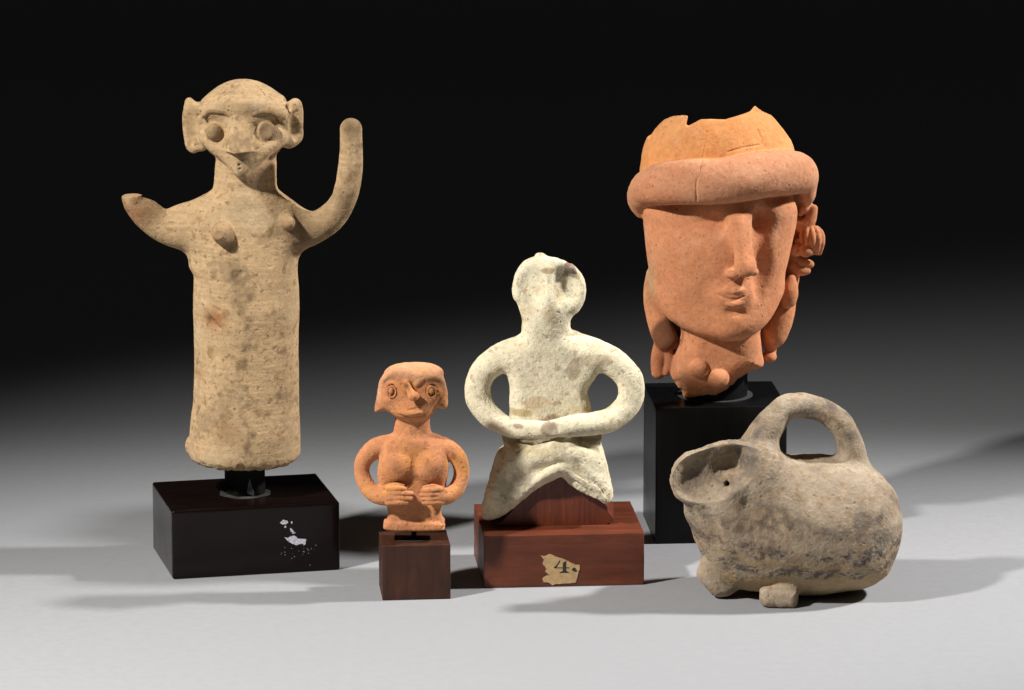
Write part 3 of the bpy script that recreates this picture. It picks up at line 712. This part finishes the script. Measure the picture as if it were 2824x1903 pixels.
    def disp(V, N, lab, sc):
        return .045 * fbm(V, 1.3, 2, 3.) + .020 * fbm(V, .28, 4, 9.) + pitted(V, N, .035, .2, .30, 21.)
    def colour(V, N, lab, sc):
        n = len(V); t = fbm(V, 2.0, 4, 30.)[:, None]; u = fbm(V, .6, 4, 44.)[:, None]
        c = np.tile([.60, .275, .130], (n, 1)) * (1 + .2 * t + .15 * u)
        def mixc(c, col, m): return c * (1 - m) + np.array(col) * m
        c = mixc(c, (.42, .19, .10), .6 * sstep(.1, .45, t)); c = mixc(c, (.70, .33, .10), .6 * sstep(.05, .4, -t))
        c = mixc(c, (.20, .09, .04), .5 * sstep(.25, .5, u))
        c = mixc(c, (.68, .40, .24), .6 * (lab == sc.labels.index('hair'))[:, None] * sstep(-.4, .1, u + (V[:, 2:3] - A(0, 170)[2]) * .3))
        p = A(570, 210, -1.5); c = mixc(c, (.16, .07, .035), .55 * np.exp(-((V[:, 0:1] - p[0]) ** 2 / .9 + (V[:, 2:3] - p[2]) ** 2 / 1.2)))
        p = A(385, 190, -1.7); c = mixc(c, (.08, .04, .02), .8 * np.exp(-((V[:, 0:1] - p[0]) ** 2 + (V[:, 2:3] - p[2]) ** 2) / .045))
        for X in (330, 548):
            p = A(X, 710, -1.5); c = mixc(c, (.33, .14, .075), .45 * np.exp(-((V[:, 0:1] - p[0]) ** 2 + (V[:, 2:3] - p[2]) ** 2) / .5))
        return c
    base = (centre(B2)[0], y0, B2[5] + .3)
    root = empty('terracotta_figurine', base, 'small orange terracotta figurine with both hands under its breasts', 'figurine')
    finish(s, root, base, clay('orange_clay', (.16, .06, .025), .45, light=(.62, .30, .13), light_amt=.3, spk_size=300, bump=.9), colour, disp)
# ===== cream figurine with looping arms
def cream_figurine():
    y0 = centre(B3)[1] - .3
    A = View(1260, 680, 2.8, y0); B = View(1260, 1140, 3.135, y0); s = Sculpt(.055); L = A.L
    hp = [(430, 300), (448, 215), (510, 125), (590, 84), (640, 75), (700, 88), (780, 98), (840, 135), (890, 140), (930, 180), (975, 240), (992, 320), (986, 400), (950, 480), (895, 530), (868, 580), (862, 640), (820, 740), (560, 740), (515, 640), (518, 580), (498, 520), (468, 430), (434, 380)]
    s.slab([A(*q) for q in hp], y0 - .1, 1.1, .75, .2, label='head')
    s.ball(A(690, 540, -.5), (1.35, 1.2, 1.5), .5, label='head')
    s.ball(A(640, 72, -.2), (.34, .4, .22), .15, label='head')
    # pinched ridge for a nose, one hollow either side
    s.tube([A(690, 150, -.7), A(703, 250, -1.1), A(712, 350, -1.25), A(722, 440, -1.0)], [.45, .50, .55, .7], .8, label='head')
    s.ball(A(535, 300, -3.45), (2.1, 2.55, 2.5), .25, 'sub'); s.ball(A(868, 300, -2.35), (1.42, 1.75, 1.9), .25, 'sub', rot=(0, -6, -8))
    s.tube([A(700, 130, -.9), A(800, 128, -.9), A(885, 165, -.8)], [.25, .24, .2], .3, label='head')
    s.ball(A(690, 640, .1), (1.45, 1.3, 1.5), .6, label='torso')
    tp = [(560, 640), (510, 690), (420, 760), (330, 850), (380, 960), (405, 1060), (410, 1180), (408, 1320), (400, 1500), (1070, 1500), (1045, 1320), (1025, 1200), (1005, 1100), (1080, 990), (1120, 850), (1000, 740), (880, 660), (780, 640)]
    s.slab([A(*q) for q in tp], y0, 1.35, .95, .3, label='torso')
    s.tube([A(520, 810, 0), A(370, 850, -.1), A(235, 930, -.2), A(165, 1060, -.3), A(175, 1200, -.5), A(270, 1320, -1.0), A(420, 1400, -1.7), A(600, 1415, -2.2), A(720, 1408, -2.3)], [L(x) for x in (125, 118, 105, 100, 98, 88, 74, 70, 62)], .4, label='arm#l')
    s.tube([A(900, 770, 0), A(1060, 830, -.1), A(1210, 900, -.2), A(1320, 1000, -.3), A(1348, 1120, -.4), A(1310, 1230, -.6), A(1200, 1330, -1.1), A(1050, 1370, -1.8), A(900, 1385, -2.4), A(760, 1400, -2.6)], [L(x) for x in (120, 120, 112, 105, 102, 98, 95, 90, 84, 66)], .35, label='arm#r')
    s.ball(A(705, 1400, -3.2), (.8, .28, .72), .15, 'sub')
    # lap and legs breaking off over the wedge
    lp = [(430, 200), (412, 290), (352, 340), (312, 450), (270, 600), (237, 750), (222, 860), (252, 882), (300, 882), (400, 850), (520, 770), (600, 702), (720, 612), (840, 568), (902, 538), (960, 590), (1050, 652), (1130, 692), (1235, 738), (1310, 742), (1345, 690), (1330, 600), (1292, 400), (1242, 260), (1220, 190), (800, 180)]
    s.slab([B(*q, -.8) for q in lp], y0 - .6, 1.5, 1.0, .25, label='skirt', bend=lambda P: -.18 * (B(0, 300)[2] - P[:, 2]))
    s.tube([B(520, 420, -1.5), B(430, 560, -2.1), B(340, 700, -2.4), B(285, 820, -2.4)], [.95, .85, .72, .45], .6, label='skirt')
    s.tube([B(520, 380, -1.6), B(700, 360, -2.0), B(900, 330, -2.2), B(1060, 360, -2.0), B(1180, 440, -1.7)], [.7, .75, .75, .7, .55], .6, label='skirt')
    s.tube([B(960, 240, -2.1), B(990, 330, -2.3), B(1010, 420, -2.2)], [.25, .5, .5], .4, label='skirt')
    s.tube([B(620, 640, -2.2), B(730, 555, -2.5), B(830, 495, -2.6), B(910, 470, -2.6), B(1000, 520, -2.5), B(1100, 590, -2.5), B(1230, 665, -2.4)], [.16, .24, .28, .28, .25, .24, .16], .25, label='skirt')
    s.tube([B(1090, 460, -2.1), B(1200, 560, -2.1), B(1290, 660, -2.0)], [.55, .5, .36], .35, label='skirt')
    P_ = [s.front(B, *q) for q in ((1020, 500), (1100, 560), (1190, 600), (1240, 640), (1280, 700))]; s.tube(P_, [.04, .09, .08, .09, .05], .05, 'sub')
    p = s.front(B, 500, 590); s.ball(p + [0, -.35, 0], (1.1, .75, 1.25), .4, 'sub', rot=(0, -25, 0))
    P_ = [s.front(B, *q) for q in ((520, 330), (620, 280), (760, 235), (880, 225))]; s.tube(P_, [.06, .10, .10, .06], .12, 'sub')
    P_ = [s.front(B, *q) for q in ((1060, 250), (1150, 290), (1220, 320))]; s.tube(P_, [.10, .16, .08], .2, 'sub')
    # hollow under the arch so the wood can rise into it
    cut = [(300, 960), (420, 865), (560, 762), (640, 690), (740, 622), (840, 582), (902, 552), (960, 602), (1050, 664), (1130, 704), (1250, 752), (1300, 960)]
    s.slab([B(*q, -1.9) for q in cut], y0 + .4, 3.4, .3, .06, 'sub', smooth=2)
    def disp(V, N, lab, sc):
        zc = B(0, 560)[2]; e = sstep(zc + 1.5, zc - 1, V[:, 2])
        return .07 * fbm(V, 1.8, 2, 3.) + (.028 + .07 * e) * fbm(V, .5, 3, 9., .55) + pitted(V, N, .05, .30, .40, 21.) + .012 * fbm(V * [1, 1, .5], .14, 2, 50.)
    def colour(V, N, lab, sc):
        n = len(V); t = fbm(V, 2.4, 4, 30.)[:, None]; u = fbm(V, .6, 4, 44.)[:, None]
        c = np.tile([.80, .735, .55], (n, 1)) * (1 + .10 * t + .10 * u)
        def mixc(c, col, m): return c * (1 - m) + np.array(col) * m
        c = mixc(c, (.60, .48, .28), .6 * sstep(.12, .45, t)); c = mixc(c, (.46, .30, .17), .6 * sstep(.24, .46, u)); c = mixc(c, (.40, .35, .27), .5 * sstep(.2, .45, fbm(V, .28, 3, 91.)[:, None]))
        def blob(X, Y, rx, rz, v=A, yd=-1.5):
            p = v(X, Y, yd); return np.exp(-((V[:, 0:1] - p[0]) / rx) ** 2 - ((V[:, 2:3] - p[2]) / rz) ** 2)
        g = sstep(-.45, .15, u)
        for X, Y, rx, rz, col, a in ((875, 195, .42, .55, (.28, .22, .19), .7), (865, 148, .35, .15, (.35, .2, .13), .8), (720, 1400, .65, .6, (.38, .29, .22), .7), (468, 1380, .4, .18, (.40, .29, .22), .7),
                                     (1060, 890, 1.3, .45, (.36, .24, .13), .35), (620, 1210, .9, .45, (.48, .28, .13), .35), (900, 960, .5, .8, (.36, .27, .18), .5), (480, 1310, .9, .3, (.45, .33, .14), .6), (700, 190, .5, .2, (.35, .24, .12), .6)):
            c = mixc(c, col, min(1, a * 1.15) * sstep(.30, .55, blob(X, Y, rx * 1.1, rz * 1.1, yd=-2.2 if Y > 1300 else -1.5) + .45 * u - .05))
        for X, Y, rx, rz, col, a in ((470, 560, 1.0, .7, (.30, .24, .14), .6), (620, 250, 2.2, .35, (.30, .22, .10), .7), (1120, 250, 1.1, .35, (.30, .22, .12), .6), (860, 340, 1.3, .3, (.44, .35, .15), .5), (1020, 480, .4, .25, (.40, .26, .10), .7), (400, 700, .5, .6, (.34, .28, .17), .5)):  # strips below the forearms and left lap hollow: shade put into the colour
            c = mixc(c, col, a * g * blob(X, Y, rx, rz, B, -2.2))
        return c
    base = (centre(B3)[0], y0, B3[5] + .5)
    root = empty('cream_figurine', base, 'pale cream clay figurine with looped arms joined at the waist and a faceless disc head', 'figurine')
    finish(s, root, base, clay('cream_clay', (.22, .14, .07), .40, crack=.16, light=(.68, .66, .56), light_amt=.3, spk_size=210, bump=1.3), colour, disp)
# ===== large terracotta head with a rolled headband
def clay_head():
    y0 = centre(B4)[1] - .3
    A = View(1700, 260, 1.8233, y0); s = Sculpt(.062); L = A.L
    # hollow cap, broken along the top
    cp = [(128, 420), (124, 345), (138, 270), (178, 185), (236, 122), (300, 65), (420, 10), (560, -15), (670, 5), (735, 60), (803, 128), (862, 205), (894, 285), (900, 420), (800, 520), (250, 520)]
    s.slab([A(*q) for q in cp], y0, 4.6, 4.1, .2, label='cap')
    cut = [(60, -100), (60, 150), (200, 150), (242, 118), (275, 102), (315, 90), (340, 93), (362, 103), (356, 120), (348, 146), (362, 150), (385, 136), (420, 116), (470, 112), (540, 114), (590, 103), (640, 92), (670, 84), (697, 60), (728, 74), (760, 96), (800, 110), (1000, 110), (1000, -100)]
    s.slab([A(*q, -2.2) for q in cut], y0 - 3, 6, .05, .05, 'sub', smooth=0)
    back = [(60, -260), (60, 190), (900, 190), (900, -260)]
    s.slab([A(q[0], q[1], 3) for q in back], y0 + 5.5, 6, .05, .05, 'sub', smooth=0)
    s.ball(A(510, 300, 0), (4.2, 3.75, 5.2), .1, 'sub')
    for pl, r in ((((472, 120), (455, 190), (450, 240), (440, 290), (432, 318)), .045), (((410, 233), (450, 228)), .03), (((712, 180), (722, 205), (732, 222), (730, 248)), .07), (((290, 262), (330, 290)), .03), (((190, 285), (200, 320)), .03), (((560, 290), (640, 268), (720, 255)), .05)):
        P_ = [s.front(A, *q) for q in pl]; s.tube(P_, [r] * len(P_), .04, 'sub')
    # face
    fp = [(150, 540), (137, 640), (146, 740), (160, 860), (182, 960), (225, 1050), (290, 1125), (380, 1178), (480, 1200), (560, 1208), (640, 1196), (710, 1150), (775, 1085), (825, 985), (850, 880), (880, 750), (903, 640), (895, 540), (800, 460), (300, 460)]
    s.slab([A(*q, -.8) for q in fp], y0 - .4, 3.7, 3.0, .3, label='face')
    s.tube([A(235, 985, -1.6), A(300, 1060, -2.2), A(390, 1125, -2.8), A(490, 1158, -3.4), A(580, 1164, -3.7), A(655, 1145, -3.5), A(720, 1080, -2.7), A(775, 980, -1.8)], [.6, .8, .8, .8, .85, .8, .8, .6], 1.1, label='face')
    s.ball(A(535, 700, -1.3), (3.95, 3.75, 5.9), .7, label='face')
    s.ball(A(588, 1085, -2.9), (1.55, 1.5, 1.45), 1.5, label='face')       # chin
    s.tube([A(340, 780, -2.6), A(400, 930, -2.5), A(480, 1050, -2.4)], [1.5, 1.5, 1.2], 1.2, label='face')
    # sockets and the long hollow beside the nose
    f = lambda X, Y, o=0: s.front(A, X, Y, o)
    p = f(450, 650); s.ball(p + [0, -.45, 0], (1.6, .95, .8), .6, 'sub', rot=(0, -5, 10)); p = f(455, 690); s.ball(p + [0, .35, 0], (.8, .6, .42), .5, label='face'); p = f(760, 640); s.ball(p + [0, -.45, 0], (1.2, .7, .75), .9, 'sub', rot=(0, 5, -25))
    P_ = [f(715, 640, .25), f(725, 760, .2), f(735, 890, .15), f(715, 990, .3)]; s.tube(P_, [.55, .65, .62, .4], .8, 'sub')
    # nose, flowing out of the forehead
    s.tube([A(606, 560, -3.9), A(620, 660, -5.0), A(636, 770, -5.65), A(648, 850, -6.05)], [.80, .70, .64, .70], .8, label='nose')
    s.ball(A(648, 880, -6.2), (.68, .62, .52), .4, label='nose'); s.ball(A(585, 905, -5.2), (.50, .40, .28), .45, label='nose'); s.ball(A(690, 893, -5.0), (.36, .40, .30), .45, label='nose')
    p = f(595, 932); s.ball(p, (.26, .35, .10), .1, 'sub'); p = f(655, 932); s.ball(p, (.2, .3, .10), .1, 'sub'); P_ = [f(508, 925), f(530, 935), f(560, 938)]; s.tube(P_, [.06, .09, .06], .12, 'sub')
    # mouth
    s.ball(A(580, 1000, -4.2), (1.3, .85, .85), .9, label='face')
    s.tube([f(515, 992, -.08), f(550, 990, -.04), f(585, 990, .0)], [.10, .19, .17], .15, label='mouth'); s.tube([f(595, 990, -.0), f(622, 985, -.02), f(648, 985, -.1)], [.18, .20, .10], .15, label='mouth')
    s.tube([f(560, 1052, -.04), f(595, 1055, .02), f(632, 1045, -.08)], [.12, .23, .12], .14, label='mouth')
    P_ = [f(496, 1003), f(535, 1020, .0), f(585, 1034, .02), f(640, 1016)]; s.tube(P_, [.045, .09, .11, .05], .06, 'sub')
    p = f(592, 1098); s.ball(p + [0, -.05, 0], (.6, .25, .20), .3, 'sub')
    # neck, broken below
    npl = [(340, 1060), (322, 1150), (322, 1200), (285, 1290), (268, 1390), (300, 1440), (325, 1470), (342, 1508), (430, 1497), (520, 1490), (570, 1452), (622, 1405), (680, 1372), (735, 1348), (728, 1280), (718, 1190), (700, 1060)]
    s.slab([A(*q, -.4) for q in npl], y0 - .4, 2.5, 1.6, .2, label='neck', smooth=3)
    s.ball(A(520, 1260, -.7), (2.7, 2.1, 2.4), .3, label='neck')
    s.slab([A(*q) for q in [(150, 1700), (268, 1396), (300, 1440), (325, 1470), (342, 1510), (430, 1499), (520, 1492), (570, 1454), (622, 1407), (680, 1374), (740, 1350), (900, 1330), (950, 1700)]], y0, 6, .05, .08, 'sub', smooth=0)
    # rolled headband
    bp = [(128, 520, .2), (165, 470, -2.2), (260, 448, -4.0), (380, 440, -4.9), (520, 438, -5.3), (660, 418, -4.9), (790, 398, -3.8), (890, 395, -2.2), (930, 410, -.4), (900, 390, 2.6), (700, 330, 4.6), (450, 340, 4.8), (220, 400, 3.2)]
    s.tube([A(*q) for q in bp], [L(x) for x in (70, 92, 108, 112, 113, 116, 112, 108, 84, 90, 100, 100, 80)], .18, label='headband', closed=True, fy=.85, n=5)
    s.tube([A(112, 500, -.6), A(108, 560, -.5), A(118, 600, -.4)], [L(45), L(36), L(22)], .3, label='headband')
    s.tube([A(955, 430, -.6), A(962, 500, -.5), A(958, 550, -.4)], [L(52), L(40), L(16)], .3, label='headband')
    for pl, r in ((((430, 335), (422, 390), (405, 430), (402, 490), (405, 535)), .05), (((100, 430), (97, 480), (100, 500)), .03)):
        P_ = [f(*q) for q in pl]; s.tube(P_, [r] * len(P_), .04, 'sub')
    # hair rolls at the viewer's left
    s.tube([A(172, 900, -.6), A(168, 980, -.7), A(185, 1080, -.9), A(222, 1170, -1.2), A(250, 1235, -1.4)], [L(x) for x in (22, 32, 45, 58, 60)], .2, label='hair_roll#l')
    s.ball(A(252, 1215, -2.9), (1.2, .5, 1.0), .15, 'sub')
    s.tube([A(240, 1250, -1.0), A(215, 1320, -1.0), A(212, 1395, -.9)], [L(48), L(42), L(36)], .2, label='hair_roll#l'); s.tube([A(262, 1290, -1.5), A(268, 1350, -1.4), A(250, 1400, -1.2)], [L(22), L(24), L(18)], .12, label='hair_roll#l')
    # right side ornaments
    s.tube([A(905, 640, .2), (A(940, 660, .1)), A(975, 630, 0), A(992, 575, 0)], [.42, .55, .42, .28], .2, label='horn_ornament')
    s.tube([A(945, 570, -.3), A(925, 600, -.2)], [.28, .2], .1, label='hair_roll#r')
    s.ball(A(980, 738, .2), (L(48), .75, L(72)), .1, label='shell_ornament')
    for i, x in enumerate((935, 958, 985, 1012, 1030)):
        q = (x - 985) / 52; w = math.sqrt(max(0, 1 - q * q))
        s.tube([A(x * .6 + 975 * .4, 668, .1 - .3 * w), A(x, 700, -.15 - .65 * w), A(x + 3, 745, -.2 - .75 * w), A(x * .8 + 985 * .2, 800, .0 - .5 * w)], [.13, .20, .21, .14], .02, label='shell_ornament/rib#%d' % i)
    for i, (X, Y, r, yd) in enumerate(((905, 785, .42, -.5), (953, 787, .46, -.7), (918, 745, .3, -.1))): s.ball(A(X, Y, yd), (r * 1.15, r, r), .05, label='pellet#%d' % i)
    s.tube([A(900, 830, .2), A(940, 845, .1), A(975, 855, .1)], [.35, .36, .26], .1, label='hair_roll#r'); s.tube([A(890, 860, 0), A(925, 885, 0), A(958, 888, 0)], [.34, .38, .26], .1, label='hair_roll#r')
    s.tube([A(885, 800, .4), A(880, 900, .5), A(860, 1000, .4), A(838, 1100, 0), A(805, 1200, -.2), A(800, 1240, -.3)], [L(x) for x in (40, 42, 48, 58, 58, 34)], .25, label='hair_roll#r')
    s.tube([A(900, 540, 1.2), A(905, 640, 1.2), A(880, 760, 1.2), A(860, 880, 1.0)], [.9, .95, .95, .8], .3, label='hair_roll#r'); s.tube([A(250, 1000, .6), A(285, 1100, .5), A(300, 1200, .4), A(270, 1300, .4)], [.9, 1.0, .8, .6], .3, label='hair_roll#l')
    s.tube([A(930, 480, .3), A(940, 560, .3)], [.8, .55], .3, label='headband')
    s.tube([A(880, 930, -.5), A(872, 990, -.7), A(866, 1035, -.7)], [.32, .58, .55], .12, label='earring')
    s.tube([A(770, 1180, 0), A(770, 1240, 0), A(778, 1290, 0)], [L(44), L(38), L(26)], .25, label='hair_roll#r'); s.ball(A(770, 1320, -.3), (.48, .5, .38), .15, label='hair_roll#r')
    # beads of the necklace
    p = f(416, 1377); s.ball(p + [0, .1, 0], (L(50), .62, L(51)), .04, label='bead#0'); p = f(514, 1428); s.ball(p + [0, .05, 0], (L(54), .7, L(50)), .04, label='bead#1')
    def disp(V, N, lab, sc):
        lb = lab == sc.labels.index('cap')
        d = .05 * fbm(V, 2.4, 2, 3.) + .016 * fbm(V, .30, 3, 9.) + np.where(lb, .2, 1.) * pitted(V, N, .035, .16, .38, 21.)
        zb = A(0, 1330)[2]; d = d + .16 * sstep(zb, zb - 1.6, V[:, 2]) * fbm(V, .55, 4, 2.) * (lab == sc.labels.index('neck'))
        return d
    def colour(V, N, lab, sc):
        n = len(V); t = fbm(V, 3.2, 4, 30.)[:, None]; u = fbm(V, .8, 4, 44.)[:, None]; w = fbm(V, .25, 2, 70.)[:, None]
        c = np.tile([.65, .295, .150], (n, 1)) * (1 + .10 * t + .10 * u)
        def mixc(c, col, m): return c * (1 - m) + np.array(col) * m
        idx = sc.labels.index
        cap = (lab == idx('cap'))[:, None]; band = (lab == idx('headband'))[:, None]
        c = mixc(c, (.80, .385, .145), 1.0 * cap * (.8 + .2 * t)); c = mixc(c, (.68, .27, .09), .5 * cap * sstep(.0, .4, u)); c = mixc(c, (.84, .46, .20), .5 * cap * sstep(.1, .4, -t))
        c = mixc(c, (.63, .315, .18), .9 * band); c = mixc(c, (.72, .42, .25), .5 * band * sstep(0, .4, t))
        c = mixc(c, (.72, .40, .24), .5 * (1 - cap) * sstep(.2, .5, t)); c = mixc(c, (.60, .21, .09), .4 * (1 - cap) * sstep(.15, .45, -t))
        def blob(X, Y, rx, rz, yd=-3.):
            p = A(X, Y, yd); return np.exp(-((V[:, 0:1] - p[0]) / rx) ** 2 - ((V[:, 2:3] - p[2]) / rz) ** 2)
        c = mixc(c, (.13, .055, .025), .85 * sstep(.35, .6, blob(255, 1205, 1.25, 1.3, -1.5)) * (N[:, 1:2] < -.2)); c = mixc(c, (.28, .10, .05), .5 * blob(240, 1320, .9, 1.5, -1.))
        c = mixc(c, (.30, .17, .11), .35 * blob(790, 620, 1.6, .9)); c = mixc(c, (.50, .33, .18), .6 * sstep(A(0, 1400)[2], A(0, 1500)[2], V[:, 2:3]) * sstep(0, .3, u))
        c = mixc(c, (.45, .36, .22), .6 * blob(165, 920, .35, 1.5, -.5)); c = mixc(c, (.30, .12, .06), .35 * sstep(.32, .45, w) * (1 - cap))
        return c
    base = (centre(B4)[0], y0, B4[5] + .2)
    root = empty('head_sculpture', base, 'large orange terracotta head wearing a broken cap and thick rolled headband', 'sculpted head')
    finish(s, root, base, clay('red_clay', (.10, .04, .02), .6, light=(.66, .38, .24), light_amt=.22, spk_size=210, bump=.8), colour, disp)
# ===== grey brown askos with a basket handle
def askos():
    y0 = -3.4
    A = View(1740, 1040, 2.306, y0); s = Sculpt(.062); L = A.L
    bpoly = [(392, 830), (388, 900), (398, 980), (420, 1060), (460, 1140), (520, 1215), (600, 1280), (700, 1325), (820, 1350), (950, 1362), (1080, 1368), (1250, 1362), (1380, 1345), (1480, 1330), (1570, 1285), (1640, 1225), (1685, 1130), (1712, 1030), (1722, 940), (1716, 850), (1685, 745), (1630, 670), (1560, 600), (1490, 550), (1400, 522), (1250, 512), (1100, 520), (960, 545), (850, 560), (700, 650), (550, 740), (440, 790)]
    s.slab([A(*q) for q in bpoly], y0, 4.2, 4.0, .3, label='vessel_body')
    s.ball(A(1075, 930, .1), (6.5, 4.6, 4.4), .6, label='vessel_body', rot=(0, 4, 0))
    # spout: wide oval mouth turned to the left, upwards and forwards
    xc = A(540, 600)[0]; bend = lambda P: .06 * (P[:, 0] - xc)
    sp = [(640, 416), (550, 430), (450, 455), (350, 485), (288, 533), (262, 575), (250, 620), (252, 680), (285, 745), (335, 785), (395, 808), (480, 806), (600, 775), (760, 720), (860, 640), (885, 520), (835, 440), (740, 425)]
    s.slab([A(*q, -2.5) for q in sp], y0 - 2.5, 1.25, .8, .45, label='spout', bend=bend)
    s.ball(A(640, 880, -1.4), (2.5, 2.7, 2.1), 1.0, label='vessel_body'); s.ball(A(900, 740, -1.4), (2.4, 2.6, 2.4), 1.1, label='vessel_body'); s.ball(A(840, 600, -1.5), (1.5, 2.2, 2.0), .9, label='spout')
    s.tube([A(640, 640, -2.2), A(760, 680, -1.6), A(920, 760, -.8)], [1.7, 2.0, 2.7], .7, label='spout')
    s.tube([A(440, 850, -1.8), A(490, 800, -2.5), A(600, 800, -2.9)], [1.0, 1.0, 1.2], .9, label='vessel_body')
    al = A(820, 455) - A(275, 700); al[1] = .06 * al[0]; al /= np.linalg.norm(al)
    nn = np.array([-.22, -.90, .12]); nn = nn - al * (nn @ al); nn /= np.linalg.norm(nn); bb = np.cross(nn, al)
    cc = A(536, 600, -3.60)
    s.ball(cc + nn * .55, (3.25, 1.92, 1.75), .08, 'sub', rot=np.stack([al, bb, nn], 1))
    s.ball(cc + al * 1.1 - nn * 1.0, (1.3, .9, 1.0), .5, 'sub', rot=np.stack([al, bb, nn], 1))
    P_ = s.front(A, 605, 680); s.tube([P_ + [0, -.2, 0], P_ + [.3, 1.0, -.1]], [.22, .20], .08, 'sub')
    s.ball(A(252, 603, -2.2), (.14, 1.2, .09), .08, 'sub')
    # handle
    s.tube([A(800, 480, -1.2), A(850, 350, -1.0), A(925, 250, -.8), A(985, 195, -.6), A(1085, 178, -.4), A(1225, 215, -.2), A(1330, 290, 0), A(1378, 375, .2), A(1402, 470, .3), A(1410, 570, .4)],
           [L(x) for x in (135, 105, 86, 80, 80, 77, 80, 84, 95, 108)], .5, label='handle', fy=1.3)
    P_ = [s.front(A, X, Y, o) for X, Y, o in ((740, 800, .1), (820, 850, .0), (900, 910, .0), (940, 990, .15))]; s.tube(P_, [.12, .28, .30, .12], .5, 'sub')
    P_ = [s.front(A, X, Y, o) for X, Y, o in ((470, 870, .2), (520, 960, .1), (540, 1060, .2))]; s.tube(P_, [.2, .3, .2], .6, 'sub')
    # feet
    s.slab([A(*q, -.9) for q in [(480, 1165), (440, 1200), (420, 1245), (450, 1300), (510, 1365), (560, 1385), (620, 1378), (655, 1338), (650, 1300), (600, 1250)]], y0 - .9, 1.1, .7, .7, label='foot#l')
    s.slab([A(*q, -3.4) for q in [(835, 1348), (930, 1342), (1050, 1348), (1062, 1400), (1052, 1450), (1025, 1468), (940, 1470), (855, 1462), (822, 1430), (822, 1380)]], y0 - 3.4, .75, .60, .3, label='foot#r')
    s.tube([A(1000, 1260, -1.8), A(985, 1340, -2.6), A(950, 1400, -3.2)], [1.1, .85, .62], .5, label='foot#r')
    s.tube([A(1250, 1300, 2.2), A(1255, 1370, 2.6)], [.8, .6], .4, label='foot#b')
    s.op(lambda P: P[:, 2] - .02, [-50, -50, -4], [50, 50, .02], .05, 'sub')
    def disp(V, N, lab, sc):
        return .15 * fbm(V, 2.3, 2, 3.) + (.035 + .05 * (lab == sc.labels.index('spout'))) * fbm(V, .6, 4, 9., .6) + pitted(V, N, .05, .35, .42, 21.) + .02 * fbm(V, .16, 2, 50.)
    def colour(V, N, lab, sc):
        n = len(V); t = fbm(V, 2.4, 4, 30.)[:, None]; u = fbm(V, .7, 5, 44., .65)[:, None]; w = fbm(V * [.6, .6, 1.5], .25, 3, 12.)[:, None]
        c = np.tile([.43, .345, .25], (n, 1)) * (1 + .2 * t + .2 * u + .14 * w)
        def mixc(c, col, m): return c * (1 - m) + np.array(col) * m
        c = mixc(c, (.55, .47, .37), .6 * sstep(.05, .4, t)); c = mixc(c, (.17, .135, .11), .65 * sstep(.08, .4, -t + .4 * u)); c = mixc(c, (.36, .22, .11), .6 * sstep(.10, .35, -u))
        # worn painted bands round the belly (screen rows of the photograph give their heights)
        z = V[:, 2:3] + .9 * t + .35 * u; x = V[:, 0:1]; xr = (x - A(400, 900)[0]) / (A(1720, 900)[0] - A(400, 900)[0])
        def band(Yl, Ym, Yr, w_, yd=-3.5):
            zl, zm, zr = A(400, Yl, yd)[2], A(1000, Ym, yd)[2], A(1700, Yr, yd)[2]
            zc = zl * (1 - xr) * (1 - 2 * xr) + zm * 4 * xr * (1 - xr) + zr * xr * (2 * xr - 1)
            return np.exp(-((z - zc) / w_) ** 4)
        body = (lab == sc.labels.index('vessel_body'))[:, None]
        worn = sstep(-.35, .1, u + .5 * w)
        c = mixc(c, (.47, .34, .19), .8 * body * np.exp(-((z - A(0, 1330, -3)[2]) / .9) ** 4))
        c = mixc(c, (.075, .06, .055), .88 * body * band(1010, 1130, 1070, .60) * sstep(-.15, .3, u + .6 * w + .4 * t)); c = mixc(c, (.10, .08, .07), .75 * body * band(1160, 1240, 1210, .34) * sstep(-.05, .25, w + u))
        c = mixc(c, (.47, .33, .18), .5 * body * band(1080, 1200, 1140, .22)); c = mixc(c, (.10, .085, .08), .6 * body * band(880, 950, 1000, .5) * sstep(-.1, .35, u + t))
        def blob(X, Y, rx, rz, yd=-3.):
            p = A(X, Y, yd); return np.exp(-((x - p[0]) / rx) ** 2 - ((V[:, 2:3] - p[2]) / rz) ** 2)
        g = sstep(-.3, .25, u)
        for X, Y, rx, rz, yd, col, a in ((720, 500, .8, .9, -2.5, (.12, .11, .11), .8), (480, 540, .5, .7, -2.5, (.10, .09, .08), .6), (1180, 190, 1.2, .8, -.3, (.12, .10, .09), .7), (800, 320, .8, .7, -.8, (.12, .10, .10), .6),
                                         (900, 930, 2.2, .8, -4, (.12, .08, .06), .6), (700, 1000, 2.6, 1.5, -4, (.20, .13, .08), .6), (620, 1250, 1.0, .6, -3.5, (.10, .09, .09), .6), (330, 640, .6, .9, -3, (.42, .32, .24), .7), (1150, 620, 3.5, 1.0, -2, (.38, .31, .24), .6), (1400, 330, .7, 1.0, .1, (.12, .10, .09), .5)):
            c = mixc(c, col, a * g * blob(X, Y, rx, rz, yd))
        return c
    base = (A(1100, 1300)[0], y0, 0)
    root = empty('pottery_vessel', base, 'grey brown pottery vessel on stub feet with wide spout and arched handle', 'pottery vessel')
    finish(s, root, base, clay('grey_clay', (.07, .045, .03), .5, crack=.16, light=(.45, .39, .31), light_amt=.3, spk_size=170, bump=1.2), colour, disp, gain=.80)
for fn in (tall_figurine, small_figurine, cream_figurine, clay_head, askos):
    fn()
